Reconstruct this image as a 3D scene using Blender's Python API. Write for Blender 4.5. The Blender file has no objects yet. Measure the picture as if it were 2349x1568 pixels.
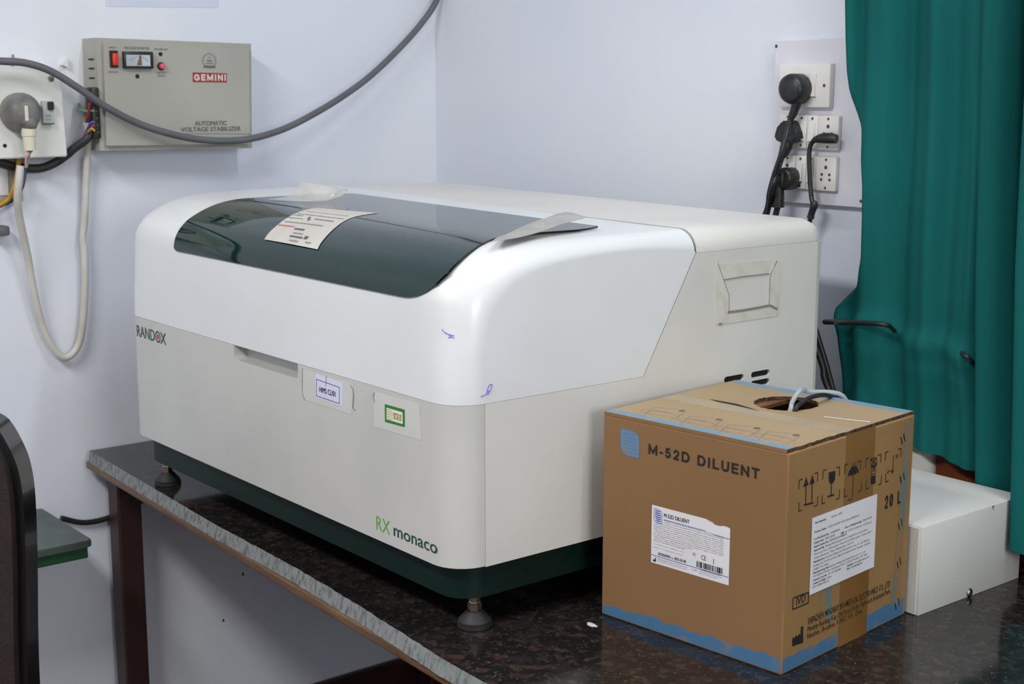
import bpy, bmesh, math, random
from mathutils import Vector, Matrix
import numpy as np
random.seed(7)
PI = math.pi
SC = bpy.context.scene
COL = SC.collection

# ------------------------------------------------------------------ camera
# table top is z = 0; +X runs along the analyser's front, +Y towards the socket wall
FPX, IW, IH = 3239.0, 2349.0, 1568.0
CAM = Vector((0.0, 0.0, 0.6755))
YAW, PIT = math.radians(-51.3526), math.radians(-10.0811)
FWD = Vector((math.sin(YAW) * math.cos(PIT), math.cos(YAW) * math.cos(PIT), math.sin(PIT)))
RGT = FWD.cross(Vector((0, 0, 1))).normalized()
UPV = RGT.cross(FWD)
cd = bpy.data.cameras.new('camera'); cam = bpy.data.objects.new('camera', cd); COL.objects.link(cam)
cd.sensor_fit = 'HORIZONTAL'; cd.sensor_width = 36.0; cd.lens = 36.0 * FPX / IW
cam.matrix_world = Matrix(((RGT.x, UPV.x, -FWD.x, CAM.x), (RGT.y, UPV.y, -FWD.y, CAM.y), (RGT.z, UPV.z, -FWD.z, CAM.z), (0, 0, 0, 1)))
cd.clip_start = 0.02
cd.dof.use_dof = True; cd.dof.focus_distance = 1.95; cd.dof.aperture_fstop = 9.0
SC.camera = cam

# ------------------------------------------------------------------ light + view
w = bpy.data.worlds.new('world'); SC.world = w; w.use_nodes = True
w.node_tree.nodes['Background'].inputs[0].default_value = (0.8, 0.88, 1.0, 1)
w.node_tree.nodes['Background'].inputs[1].default_value = 0.3
SC.view_settings.view_transform = 'Standard'; SC.view_settings.look = 'None'
SC.view_settings.exposure = 0.15; SC.view_settings.gamma = 1.0
SC.view_settings.use_curve_mapping = False


def area(name, loc, rot, sx, sy, power, col=(1, 1, 1)):
    l = bpy.data.lights.new(name, 'AREA'); l.shape = 'RECTANGLE'; l.size = sx; l.size_y = sy
    l.energy = power; l.color = col
    o = bpy.data.objects.new(name, l); o.location = loc; o.rotation_euler = rot; COL.objects.link(o)
    return o


area('tube_light_back', (-0.6, 1.30, 1.98), (0, 0, 0), 1.2, 0.10, 17, (0.94, 0.97, 1.0))
area('tube_light_front', (-1.0, -0.70, 1.98), (0, 0, 0), 1.2, 0.40, 56, (1.0, 0.98, 0.955))
area('window_daylight', (2.9, 0.3, 1.2), (0, PI / 2, 0), 1.2, 1.4, 44, (1.0, 0.985, 0.955))
area('front_fill', (-0.9, -3.1, 0.9), (PI / 2, 0, 0), 1.6, 1.5, 7, (1.0, 0.97, 0.93))  # added fill light to brighten forward-facing surfaces; the front wall has no opening


# ------------------------------------------------------------------ pixel -> place
def ray(px, py):
    return RGT * (px - IW / 2) + UPV * (IH / 2 - py) + FWD * FPX


def at(px, py, axis, val):
    d = ray(px, py); return CAM + d * ((val - CAM[axis]) / d[axis])


class Plane:
    def __init__(s, P, u, v):
        s.P = Vector(P); s.u = Vector(u).normalized(); s.v = Vector(v).normalized(); s.n = s.u.cross(s.v)

    def px(s, px, py):
        d = ray(px, py); t = (s.P - CAM).dot(s.n) / d.dot(s.n); q = CAM + d * t - s.P
        return q.dot(s.u), q.dot(s.v)

    def pt(s, a, b, d=0.0):
        return s.P + s.u * a + s.v * b + s.n * d


# ------------------------------------------------------------------ objects
def wloc(o):
    v = Vector((0, 0, 0))
    while o is not None:
        v = v + Vector(o.location); o = o.parent
    return v


def tag(o, label=None, cat=None, group=None, kind=None):
    if label: o['label'] = label
    if cat: o['category'] = cat
    if group: o['group'] = group
    if kind: o['kind'] = kind
    return o


def thing(name, label, cat, loc, group=None):
    o = bpy.data.objects.new(name, None); o.empty_display_size = 0.05; COL.objects.link(o); o.location = loc
    return tag(o, label, cat, group)


def obj(name, bm, mats, parent=None, smooth=None, label=None):
    if not isinstance(bm, bmesh.types.BMesh):
        raise TypeError
    bmesh.ops.recalc_face_normals(bm, faces=bm.faces[:])
    me = bpy.data.meshes.new(name); bm.to_mesh(me); bm.free()
    if not isinstance(mats, (list, tuple)): mats = [mats]
    for m in mats: me.materials.append(m)
    co = [v.co for v in me.vertices]
    lo = Vector((min(c.x for c in co), min(c.y for c in co), min(c.z for c in co)))
    hi = Vector((max(c.x for c in co), max(c.y for c in co), max(c.z for c in co)))
    c = (lo + hi) / 2
    if parent is None: c.z = lo.z
    me.transform(Matrix.Translation(-c))
    o = bpy.data.objects.new(name, me); COL.objects.link(o)
    o.location = c - wloc(parent)
    if parent is not None: o.parent = parent
    if smooth is not None:
        me.polygons.foreach_set('use_smooth', [True] * len(me.polygons))
        me.set_sharp_from_angle(angle=math.radians(smooth))
    if label: o['label'] = label
    return o


def struct(name, bm, m, parent=None):
    o = obj(name, bm, m, parent)
    o['kind'] = 'structure'
    return o


def bool_cut(o, bm_cut):
    me = bpy.data.meshes.new('cut'); bmesh.ops.recalc_face_normals(bm_cut, faces=bm_cut.faces[:]); bm_cut.to_mesh(me); bm_cut.free()
    c = bpy.data.objects.new('cut', me); COL.objects.link(c)
    m = o.modifiers.new('b', 'BOOLEAN'); m.operation = 'DIFFERENCE'; m.object = c; m.solver = 'EXACT'
    bpy.context.view_layer.update(); dg = bpy.context.evaluated_depsgraph_get()
    new = bpy.data.meshes.new_from_object(o.evaluated_get(dg))
    o.modifiers.clear(); old = o.data; o.data = new; new.name = old.name
    bpy.data.objects.remove(c)


# ------------------------------------------------------------------ shapes
def BM(): return bmesh.new()


def box(bm, x0, x1, y0, y1, z0, z1, bev=0.0, seg=2):
    vs = [bm.verts.new((x, y, z)) for x in (x0, x1) for y in (y0, y1) for z in (z0, z1)]
    fs = [bm.faces.new([vs[i] for i in f]) for f in ((0, 1, 3, 2), (4, 6, 7, 5), (0, 4, 5, 1), (2, 3, 7, 6), (0, 2, 6, 4), (1, 5, 7, 3))]
    if bev > 0:
        es = {e for f in fs for e in f.edges}
        bmesh.ops.bevel(bm, geom=list(es), offset=bev, segments=seg, profile=0.5, affect='EDGES')
    return bm


def boxf(bm, pl, a0, a1, b0, b1, d0, d1, bev=0.0, seg=2):
    """box in a Plane's own axes"""
    t = BM(); box(t, a0, a1, b0, b1, d0, d1, bev, seg)
    for v in t.verts: v.co = pl.pt(v.co.x, v.co.y, v.co.z)
    merge(bm, t); return bm


def merge(bm, t):
    me = bpy.data.meshes.new('tmp'); t.to_mesh(me); t.free(); bm.from_mesh(me); bpy.data.meshes.remove(me)


def prism(bm, pts, fn0, fn1):
    """pts 2-D outline; fn0/fn1 map (a,b)->Vector for the two caps"""
    A = [bm.verts.new(fn0(*p)) for p in pts]; B = [bm.verts.new(fn1(*p)) for p in pts]
    n = len(pts)
    bm.faces.new(A); bm.faces.new(B[::-1])
    for i in range(n): bm.faces.new((A[i], A[(i + 1) % n], B[(i + 1) % n], B[i]))
    return bm


def pprism(bm, pl, pts, d0, d1):
    return prism(bm, pts, lambda a, b: pl.pt(a, b, d0), lambda a, b: pl.pt(a, b, d1))


def rrect(a0, a1, b0, b1, r, n=5):
    out = []
    for cx, cy, s in ((a1 - r, b1 - r, 0), (a0 + r, b1 - r, 1), (a0 + r, b0 + r, 2), (a1 - r, b0 + r, 3)):
        for i in range(n + 1):
            t = (s + i / n) * PI / 2; out.append((cx + r * math.cos(t), cy + r * math.sin(t)))
    return out


def circ(a, b, r, n=16, rb=None):
    rb = rb or r
    return [(a + r * math.cos(2 * PI * i / n), b + rb * math.sin(2 * PI * i / n)) for i in range(n)]


def spline(P, n=8):
    P = [Vector(p) for p in P]; out = []
    Q = [P[0] * 2 - P[1]] + P + [P[-1] * 2 - P[-2]]
    for i in range(1, len(Q) - 2):
        a, b, c, d = Q[i - 1:i + 3]
        for k in range(n):
            t = k / n
            out.append(0.5 * ((2 * b) + (c - a) * t + (2 * a - 5 * b + 4 * c - d) * t * t + (3 * b - a - 3 * c + d) * t ** 3))
    out.append(P[-1]); return out


def tube(bm, P, r, n=10, smooth=8, flat=None):
    """swept tube; r number or list per control point; flat = (ra, rb, side vector) for a strap"""
    C = spline(P, smooth) if smooth else [Vector(p) for p in P]
    if isinstance(r, (list, tuple)):
        R = [x.x for x in spline([Vector((q, 0, 0)) for q in r], smooth)] if smooth else list(r)
    else: R = [r] * len(C)
    T = [(C[min(i + 1, len(C) - 1)] - C[max(i - 1, 0)]).normalized() for i in range(len(C))]
    N = T[0].orthogonal().normalized(); rings = []
    for i, c in enumerate(C):
        N = (N - T[i] * N.dot(T[i])).normalized(); B = T[i].cross(N)
        if flat:
            S = (flat[2] - T[i] * flat[2].dot(T[i])).normalized(); U = T[i].cross(S)
            ring = [bm.verts.new(c + S * flat[0] * math.cos(2 * PI * k / n) + U * flat[1] * math.sin(2 * PI * k / n)) for k in range(n)]
        else:
            ring = [bm.verts.new(c + N * R[i] * math.cos(2 * PI * k / n) + B * R[i] * math.sin(2 * PI * k / n)) for k in range(n)]
        rings.append(ring)
    for a, b in zip(rings, rings[1:]):
        for k in range(n): bm.faces.new((a[k], a[(k + 1) % n], b[(k + 1) % n], b[k]))
    bm.faces.new(rings[0][::-1]); bm.faces.new(rings[-1])
    return bm


def lathe(bm, P, axis, prof, n=24):
    """prof: list of (distance along axis, radius)"""
    P = Vector(P); ax = Vector(axis).normalized(); u = ax.orthogonal().normalized(); v = ax.cross(u); rings = []
    for h, r in prof:
        rings.append([bm.verts.new(P + ax * h + (u * math.cos(2 * PI * k / n) + v * math.sin(2 * PI * k / n)) * max(r, 1e-5)) for k in range(n)])
    for a, b in zip(rings, rings[1:]):
        for k in range(n): bm.faces.new((a[k], a[(k + 1) % n], b[(k + 1) % n], b[k]))
    bm.faces.new(rings[0][::-1]); bm.faces.new(rings[-1]); return bm


def grid(bm, rows, thick=None, closed=False):
    """rows of points -> surface; thick: solidify by offsetting along normals"""
    V = [[bm.verts.new(p) for p in r] for r in rows]
    for a, b in zip(V, V[1:]):
        for i in range(len(a) - 1): bm.faces.new((a[i], a[i + 1], b[i + 1], b[i]))
    if thick:
        bm.normal_update()
        bmesh.ops.solidify(bm, geom=bm.faces[:], thickness=thick)
    return bm


# ------------------------------------------------------------------ writing
_glyph = {}


def text_data(s, bold=0.0, shear=0.0):
    k = (s, bold, shear)
    if k in _glyph: return _glyph[k]
    cu = bpy.data.curves.new('t', 'FONT'); cu.body = s; cu.size = 1.0; cu.offset = bold; cu.shear = shear
    cu.resolution_u = 3 if len(s) < 20 else 1
    o = bpy.data.objects.new('t', cu); COL.objects.link(o)
    bpy.context.view_layer.update(); dg = bpy.context.evaluated_depsgraph_get()
    me = bpy.data.meshes.new_from_object(o.evaluated_get(dg))
    V = [(v.co.x, v.co.y) for v in me.vertices]; F = [list(p.vertices) for p in me.polygons]
    bpy.data.objects.remove(o); bpy.data.curves.remove(cu); bpy.data.meshes.remove(me)
    _glyph[k] = (V, F); return V, F


def text(bm, s, pl, a, b, width=None, height=None, d=0.0003, bold=0.0, fit=False, shear=0.0, mi=0, rot=0.0):
    """baseline-left at (a,b); fit=True stretches the ink box to width x height"""
    if bold > 0.009:
        h_ = height * bold
        for k_, (ox_, oy_) in enumerate(((-h_, -h_ * .5), (h_, -h_ * .5), (0, h_ * .5), (-h_, h_ * .5), (h_, h_ * .5))):
            text(bm, s, pl, a + ox_, b + oy_, width, height, d + k_ * 1.2e-5, 0.0, fit, shear, mi, rot)
        return
    V, F = text_data(s, bold, shear)
    if not V: return
    xs = [v[0] for v in V]; ys = [v[1] for v in V]
    x0, x1, y0, y1 = min(xs), max(xs), min(ys), max(ys)
    if fit:
        sx = width / (x1 - x0); sy = height / (y1 - y0); ox, oy = x0, y0
    else:
        sy = height / 0.72; sx = sy if width is None else width / (x1 - x0); ox, oy = x0, 0.0
    cr, sr = math.cos(rot), math.sin(rot)
    vs = []
    for x, y in V:
        X, Y = (x - ox) * sx, (y - oy) * sy
        vs.append(bm.verts.new(pl.pt(a + X * cr - Y * sr, b + X * sr + Y * cr, d)))
    for f in F:
        try:
            q = bm.faces.new([vs[i] for i in f]); q.material_index = mi
        except ValueError: pass


STROKES = {'M': [[(0, 0), (0, 1), (.5, .12), (1, 1), (1, 0)]], '-': [[(0, .36), (1, .36)]], 'I': [[(.5, 0), (.5, 1)]], 'L': [[(0, 1), (0, 0), (1, 0)]],
           'E': [[(1, 1), (0, 1), (0, 0), (1, 0)], [(0, .52), (.9, .52)]], 'N': [[(0, 0), (0, 1), (1, 0), (1, 1)]], 'T': [[(0, 1), (1, 1)], [(.5, 1), (.5, 0)]], 'V': [[(0, 1), (.5, 0), (1, 1)]],
           'D': [[(0, 0), (0, 1), (.5, 1)] + [(.5 + .5 * math.sin(t * PI / 8), .5 + .5 * math.cos(t * PI / 8)) for t in range(1, 8)] + [(.5, 0), (0, 0)]],
           'U': [[(0, 1), (0, .38)] + [(.5 - .5 * math.cos(t * PI / 8), .36 - .36 * math.sin(t * PI / 8)) for t in range(1, 8)] + [(1, .38), (1, 1)]],
           '5': [[(.9, 1), (.2, 1), (.08, .5), (.3, .62), (.55, .64), (.82, .56), (.98, .38), (.95, .2), (.78, .05), (.5, 0), (.22, .04), (.03, .22)]],
           '2': [[(.03, .72), (.14, .9), (.36, 1), (.64, 1), (.88, .9), (.96, .72), (.88, .54), (.5, .28), (.1, .06), (.05, 0), (1, 0)]],
           '0': [[(.5 + .5 * math.cos(t * PI / 10), .5 + .5 * math.sin(t * PI / 10)) for t in range(21)]],
           'G': [[(.95, .76), (.8, .94), (.5, 1), (.2, .92), (.03, .7), (0, .5), (.03, .3), (.2, .08), (.5, 0), (.8, .06), (1, .2), (1, .46), (.58, .46)]]}
SW = {'M': .84, '-': .30, 'I': .22, 'L': .56, 'E': .60, 'N': .70, 'T': .66, 'D': .72, 'U': .68, '5': .56, '2': .58, '0': .58, ' ': .30, 'V': .74, 'G': .76}


def stroke_text(bm, s, pl, bl, tl, br, wt=0.15, d=0.0003, gap=0.26, mi=0):
    """plain bold capitals drawn as strokes; box from pixel corners; wt = stroke width / cap height"""
    a0, b0 = pl.px(*bl); a1, b1 = pl.px(*tl); a2, b2 = pl.px(*br); h = b1 - b0; a0 = min(a0, a1)
    tot = sum(SW[c] for c in s) + gap * (len(s) - 1); k = (a2 - a0) / tot; w_ = wt * h; x = a0; dk = 0.0
    for c in s:
        for st in STROKES.get(c, ()):
            P = [(x + w_ / 2 + (SW[c] * k - w_) * (p[0] if c != 'I' else .5), b0 + w_ / 2 + (h - w_) * p[1]) for p in st]
            for i, (p, q) in enumerate(zip(P, P[1:])):
                t = Vector((q[0] - p[0], q[1] - p[1])).normalized() * w_ * (0.5 if c in 'MNLETDUI-V' else 0.25)
                n_ = Vector((-t.y, t.x)).normalized() * w_ / 2; A_ = Vector(p) - t; B_ = Vector(q) + t; dk += 4e-6
                bm.faces.new([bm.verts.new(pl.pt(v.x, v.y, d + dk)) for v in (A_ - n_, B_ - n_, B_ + n_, A_ + n_)])
        x += (SW[c] + gap) * k


def fit_text(bm, s, pl, bl, tl, br, d=0.0003, bold=0.0, mi=0):
    """ink box given by pixel corners of the photograph"""
    a0, b0 = pl.px(*bl); a1, b1 = pl.px(*tl); a2, b2 = pl.px(*br)
    text(bm, s, pl, min(a0, a1), b0, a2 - min(a0, a1), b1 - b0, d, bold, True, mi=mi)


def bar(bm, pl, p, q, wd, d0=0.0, d1=0.0003):
    """thin flat stroke between two plane points"""
    p = Vector((p[0], p[1])); q = Vector((q[0], q[1])); t = (q - p).normalized(); n = Vector((-t.y, t.x)) * wd / 2
    pprism(bm, pl, [tuple(p - n), tuple(q - n), tuple(q + n), tuple(p + n)], d0, d1)


def poly(bm, pl, pts, wd, d0=0.0, d1=0.0003):
    for p, q in zip(pts, pts[1:]): bar(bm, pl, p, q, wd, d0, d1)


# ------------------------------------------------------------------ materials
def lin(c):
    return tuple(((x / 255 + 0.055) / 1.055) ** 2.4 if x / 255 > 0.04045 else x / 255 / 12.92 for x in c) + (1.0,)


def mat(name, col, rough=0.5, metal=0.0, col2=None, scale=6.0, detail=4.0, lo=0.35, hi=0.7, bump=0.0, bscale=None, spec=0.5, coat=0.0, stretch=None, alpha=1.0):
    m = bpy.data.materials.new(name); m.use_nodes = True; nt = m.node_tree; b = nt.nodes['Principled BSDF']
    b.inputs['Base Color'].default_value = lin(col); b.inputs['Roughness'].default_value = rough
    b.inputs['Metallic'].default_value = metal; b.inputs['Specular IOR Level'].default_value = spec
    b.inputs['Coat Weight'].default_value = coat; b.inputs['Coat Roughness'].default_value = 0.05
    b.inputs['Alpha'].default_value = alpha
    tc = nt.nodes.new('ShaderNodeTexCoord'); mp = nt.nodes.new('ShaderNodeMapping')
    nt.links.new(tc.outputs['Object'], mp.inputs[0])
    if stretch: mp.inputs['Scale'].default_value = stretch
    no = nt.nodes.new('ShaderNodeTexNoise'); no.inputs['Scale'].default_value = scale; no.inputs['Detail'].default_value = detail
    nt.links.new(mp.outputs[0], no.inputs[0])
    if col2:
        r = nt.nodes.new('ShaderNodeValToRGB'); r.color_ramp.elements[0].position = lo; r.color_ramp.elements[1].position = hi
        r.color_ramp.elements[0].color = lin(col); r.color_ramp.elements[1].color = lin(col2)
        nt.links.new(no.outputs[0], r.inputs[0]); nt.links.new(r.outputs[0], b.inputs['Base Color'])
    if bump:
        n2 = nt.nodes.new('ShaderNodeTexNoise'); n2.inputs['Scale'].default_value = bscale or scale; n2.inputs['Detail'].default_value = 5
        nt.links.new(mp.outputs[0], n2.inputs[0])
        bp = nt.nodes.new('ShaderNodeBump'); bp.inputs['Strength'].default_value = bump; bp.inputs['Distance'].default_value = 0.01
        nt.links.new(n2.outputs[0], bp.inputs['Height']); nt.links.new(bp.outputs[0], b.inputs['Normal'])
    return m


def worn(name, ink, under, scale=40, cut=0.5, soft=0.08, rough=0.7, detail=6, stretch=None):
    """printed ink rubbed off in patches"""
    return mat(name, ink, rough, 0, under, scale, detail, cut, cut + soft, stretch=stretch)


def film(name, col, a, rough=0.25):
    return mat(name, col, rough, 0, None, alpha=a)


M = {}
M['wall'] = mat('wall_paint', (221, 225, 233), 0.55, 0, (215, 221, 234), 2.2, 3, 0.4, 0.65, bump=0.05, bscale=30)
M['ceil'] = mat('ceiling_paint', (206, 206, 205), 0.8, 0, (198, 198, 197), 2)
M['floor'] = mat('floor_tile', (82, 58, 49), 0.4, 0, (66, 46, 39), 8)
M['skirt'] = mat('skirting_stone', (62, 36, 32), 0.35, 0, (40, 22, 20), 14)
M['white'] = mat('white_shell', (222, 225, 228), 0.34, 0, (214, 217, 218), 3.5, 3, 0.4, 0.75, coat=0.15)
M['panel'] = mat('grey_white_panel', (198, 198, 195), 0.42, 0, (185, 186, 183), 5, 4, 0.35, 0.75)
M['side'] = mat('cream_white_panel', (216, 215, 210), 0.42, 0, (204, 203, 198), 4, 4, 0.4, 0.8)
M['green'] = mat('dark_green_plinth', (4, 32, 26), 0.5, 0, (3, 26, 21), 8, spec=0.25)
M['visor'] = mat('tinted_visor', (3, 40, 34), 0.03, 0, (5, 38, 37), 3.0, 2, 0.4, 0.65, spec=0.42)
M['visor_edge'] = mat('visor_edge', (8, 18, 16), 0.15)
M['dark'] = mat('dark_cavity', (10, 10, 10), 0.7)
M['black'] = mat('black_plastic', (22, 22, 23), 0.42, 0, (32, 32, 33), 20, bump=0.05, bscale=120)
M['rubber'] = mat('black_rubber', (26, 26, 28), 0.6, 0, (36, 36, 38), 25)
M['steel'] = mat('zinc_steel', (190, 175, 150), 0.3, 1.0)
M['chrome'] = mat('screw_metal', (150, 148, 142), 0.35, 1.0)
M['paper'] = mat('paper', (196, 192, 186), 0.8, 0, (182, 179, 173), 9, 5, 0.4, 0.7)
M['label'] = mat('label_paper', (226, 226, 230), 0.55, 0, (217, 217, 222), 12)
M['lilac'] = mat('lilac_label', (214, 216, 240), 0.6, 0, (206, 208, 235), 20)
M['ink'] = mat('black_ink', (26, 24, 24), 0.6)
M['greyink'] = mat('grey_ink', (92, 90, 92), 0.7)
M['faint'] = mat('faint_ink', (140, 138, 138), 0.7)
M['redink'] = mat('red_ink', (196, 120, 120), 0.7)
M['blueink'] = mat('blue_ink', (60, 70, 170), 0.6)
M['penink'] = mat('pen_ink', (120, 125, 205), 0.6)
M['dgtext'] = mat('dark_green_lettering', (16, 72, 56), 0.45)
M['lgtext'] = mat('light_green_lettering', (98, 168, 58), 0.45)
M['redtext'] = mat('red_dot', (176, 60, 48), 0.45)
M['gborder'] = mat('green_border', (34, 120, 44), 0.5)
M['cream'] = mat('cream_sticker', (226, 222, 190), 0.6)
M['tape'] = mat('clear_tape', (210, 209, 200), 0.25, 0, (196, 194, 182), 40, 4, 0.5, 0.75)
M['tapef'] = mat('faint_tape', (203, 204, 200), 0.22, 0, (196, 197, 192), 12)
M['wallfilm'] = mat('wall_film', (209, 213, 230), 0.35, 0, (203, 209, 229), 12)
M['curl'] = mat('curled_tape', (176, 174, 164), 0.22, 0, (156, 154, 144), 30, 4, 0.4, 0.7, alpha=0.88)
M['curlc'] = mat('clear_curled_tape', (212, 212, 208), 0.12, 0, (190, 189, 182), 30, 4, 0.4, 0.7, alpha=0.5)
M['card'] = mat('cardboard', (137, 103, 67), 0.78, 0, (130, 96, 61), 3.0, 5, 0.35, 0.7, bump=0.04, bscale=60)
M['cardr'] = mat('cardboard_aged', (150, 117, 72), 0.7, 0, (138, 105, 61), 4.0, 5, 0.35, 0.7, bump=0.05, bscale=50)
M['cardtop'] = mat('cardboard_dusty', (161, 139, 108), 0.8, 0, (152, 130, 99), 5.0, 5, 0.35, 0.7, bump=0.05, bscale=50)
M['cardin'] = mat('cardboard_inside', (120, 78, 46), 0.85, 0, (90, 56, 34), 30, 4)
M['cardedge'] = mat('cardboard_edge', (92, 70, 48), 0.9, 0, (50, 36, 26), 160, 2, 0.4, 0.6)
M['bprint'] = worn('blue_print', (104, 140, 166), (150, 138, 116), 34, 0.50, 0.16)
M['bprint2'] = worn('blue_print_bottom', (66, 110, 146), (128, 112, 90), 26, 0.54, 0.16)
M['bprint3'] = worn('blue_print_streak', (98, 116, 116), (138, 110, 70), 26, 0.44, 0.1, stretch=(1, 1, 0.25))
M['blogo'] = worn('blue_logo', (104, 130, 150), (150, 140, 122), 60, 0.62, 0.1)
M['btape'] = mat('brown_tape', (132, 98, 54), 0.3, 0, (122, 85, 42), 9, 3, 0.4, 0.7)
M['dusttape'] = mat('dusty_tape', (166, 147, 118), 0.4, 0, (156, 142, 120), 22, 4, 0.4, 0.6)
M['gran_edge'] = mat('granite_sawn_edge', (126, 130, 130), 0.85, 0, (76, 79, 80), 150, 5, 0.46, 0.72, bump=0.12, bscale=260, stretch=(1, 1, 0.35))
M['wood'] = mat('wood_edging', (112, 85, 58), 0.5, 0, (84, 60, 40), 10, 5, 0.35, 0.7, stretch=(1, 14, 14))
M['leg'] = mat('maroon_metal', (54, 28, 26), 0.4, 0, (42, 20, 19), 12)
M['gtop'] = mat('grey_green_slab', (74, 86, 81), 0.4, 0, (60, 70, 66), 22, 5)
M['gpaint'] = worn('chipped_green_paint', (10, 64, 32), (196, 196, 170), 34, 0.66, 0.03, 0.45)
M['curtain'] = mat('teal_fabric', (9, 93, 91), 0.85, 0, (7, 87, 85), 3, 2, 0.4, 0.6, bump=0.06, bscale=900, spec=0.2)
M['boxw'] = mat('white_enamel', (216, 217, 214), 0.4, 0, (208, 209, 206), 6)
M['wboard'] = mat('lavender_board', (218, 217, 227), 0.45, 0, (208, 207, 216), 6)
M['swp'] = mat('switch_plastic', (226, 225, 222), 0.35, 0, (214, 212, 206), 14)
M['brass'] = mat('dull_brass_screw', (96, 88, 60), 0.45, 0.7)
M['stab'] = mat('stabilizer_enamel', (168, 168, 159), 0.45, 0, (159, 158, 150), 5, 4)
M['redplastic'] = mat('red_plastic', (208, 50, 34), 0.35)
M['pink'] = mat('pink_button', (224, 84, 108), 0.35)
M['meter'] = mat('meter_face', (190, 198, 206), 0.3, 0, (160, 168, 178), 14)
M['needle'] = mat('meter_needle', (110, 90, 72), 0.5)
M['redlogo'] = mat('red_plate', (150, 40, 38), 0.45)
M['silver'] = mat('silver_letter', (204, 204, 196), 0.4)
M['sbox'] = mat('pale_green_enamel', (222, 224, 218), 0.4, 0, (213, 216, 210), 5)
M['gplug'] = mat('grey_plug', (122, 121, 120), 0.45, 0, (92, 91, 91), 24, 5, 0.4, 0.65)
M['collar'] = mat('cream_collar', (214, 210, 190), 0.4)
M['wcable'] = mat('white_cable', (206, 204, 198), 0.45, 0, (182, 178, 168), 12, 4)
M['gcable'] = mat('grey_cable', (96, 98, 102), 0.5, 0, (86, 88, 91), 14)
M['bcable'] = mat('black_cable', (40, 42, 45), 0.5, 0, (50, 52, 54), 20)
M['mcb'] = mat('breaker_grey', (176, 180, 180), 0.4)
M['yw'] = mat('yellow_wire', (190, 146, 30), 0.45)
M['bw'] = mat('blue_wire', (50, 90, 180), 0.45)
M['rw'] = mat('red_wire', (170, 50, 46), 0.45)
M['gw'] = mat('green_wire', (110, 160, 130), 0.45)
M['pw'] = mat('pink_wire', (190, 130, 124), 0.45)
M['nw'] = mat('navy_wire', (36, 46, 86), 0.45)
M['tan'] = mat('old_board', (184, 172, 160), 0.7, 0, (160, 144, 130), 18)
M['plank'] = mat('red_brown_wood', (120, 58, 30), 0.45, 0, (86, 38, 20), 8, 4, stretch=(1, 10, 10))
M['leather'] = mat('brown_leatherette', (43, 32, 31), 0.45, 0, (36, 26, 25), 30, 4, bump=0.10, bscale=260)
M['gloss'] = mat('gloss_black', (14, 14, 15), 0.22, coat=0.4)
M['dirt'] = mat('dirt_mark', (132, 128, 122), 0.8)
M['tubing'] = mat('clear_tubing', (190, 198, 204), 0.25, alpha=0.6)


def granite():
    m = bpy.data.materials.new('black_granite'); m.use_nodes = True; nt = m.node_tree; b = nt.nodes['Principled BSDF']
    b.inputs['Roughness'].default_value = 0.11; b.inputs['Specular IOR Level'].default_value = 0.36
    tc = nt.nodes.new('ShaderNodeTexCoord')
    wv = nt.nodes.new('ShaderNodeTexNoise'); wv.inputs['Scale'].default_value = 60; wv.inputs['Detail'].default_value = 3
    nt.links.new(tc.outputs['Object'], wv.inputs[0])
    mx = nt.nodes.new('ShaderNodeMix'); mx.data_type = 'VECTOR'; mx.inputs[0].default_value = 0.012
    nt.links.new(tc.outputs['Object'], mx.inputs[4]); nt.links.new(wv.outputs['Color'], mx.inputs[5])
    prev = None
    for sc, lo, hi, c in ((42, 0.50, 0.60, (38, 34, 33)), (80, 0.56, 0.64, (50, 45, 43)), (30, 0.60, 0.67, (60, 45, 40)), (120, 0.62, 0.70, (66, 62, 60)), (220, 0.69, 0.75, (104, 99, 96))):
        n = nt.nodes.new('ShaderNodeTexNoise'); n.inputs['Scale'].default_value = sc; n.inputs['Detail'].default_value = 2
        n.inputs['Roughness'].default_value = 0.65
        nt.links.new(mx.outputs[1], n.inputs[0])
        r = nt.nodes.new('ShaderNodeValToRGB'); r.color_ramp.elements[0].position = lo; r.color_ramp.elements[1].position = hi
        nt.links.new(n.outputs[0], r.inputs[0])
        k = nt.nodes.new('ShaderNodeMix'); k.data_type = 'RGBA'
        nt.links.new(r.outputs[0], k.inputs[0])
        if prev is None: k.inputs[6].default_value = lin((27, 25, 25))
        else: nt.links.new(prev, k.inputs[6])
        k.inputs[7].default_value = lin(c); prev = k.outputs[2]
    nt.links.new(prev, b.inputs['Base Color'])
    return m


M['granite'] = granite()

# ================================================================== room
XL, YB, ZF, ZC = -2.567, 1.8375, -0.76, 2.05
XR, YF = 3.0, -3.2
struct('wall_left', box(BM(), XL - 0.1, XL, YF - 0.1, YB + 0.1, ZF, ZC), M['wall'])
struct('wall_back', box(BM(), XL, XR, YB, YB + 0.1, ZF, ZC), M['wall'])
struct('wall_right', box(BM(), XR, XR + 0.1, YF - 0.1, YB + 0.1, ZF, ZC), M['wall'])
struct('wall_front', box(BM(), XL, XR, YF - 0.1, YF, ZF, ZC), M['wall'])
struct('floor', box(BM(), XL - 0.1, XR + 0.1, YF - 0.1, YB + 0.1, ZF - 0.1, ZF), M['floor'])
struct('ceiling', box(BM(), XL - 0.1, XR + 0.1, YF - 0.1, YB + 0.1, ZC, ZC + 0.1), M['ceil'])
struct('baseboard_left', box(BM(), XL, XL + 0.012, YF, YB, ZF, -0.61, 0.003), M['skirt'])
struct('baseboard_back', box(BM(), XL + 0.012, XR, YB - 0.012, YB, ZF, -0.61, 0.003), M['skirt'])
LW = Plane((XL, 0, 0), (0, 1, 0), (0, 0, 1))      # left wall: a = y, b = z
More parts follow.
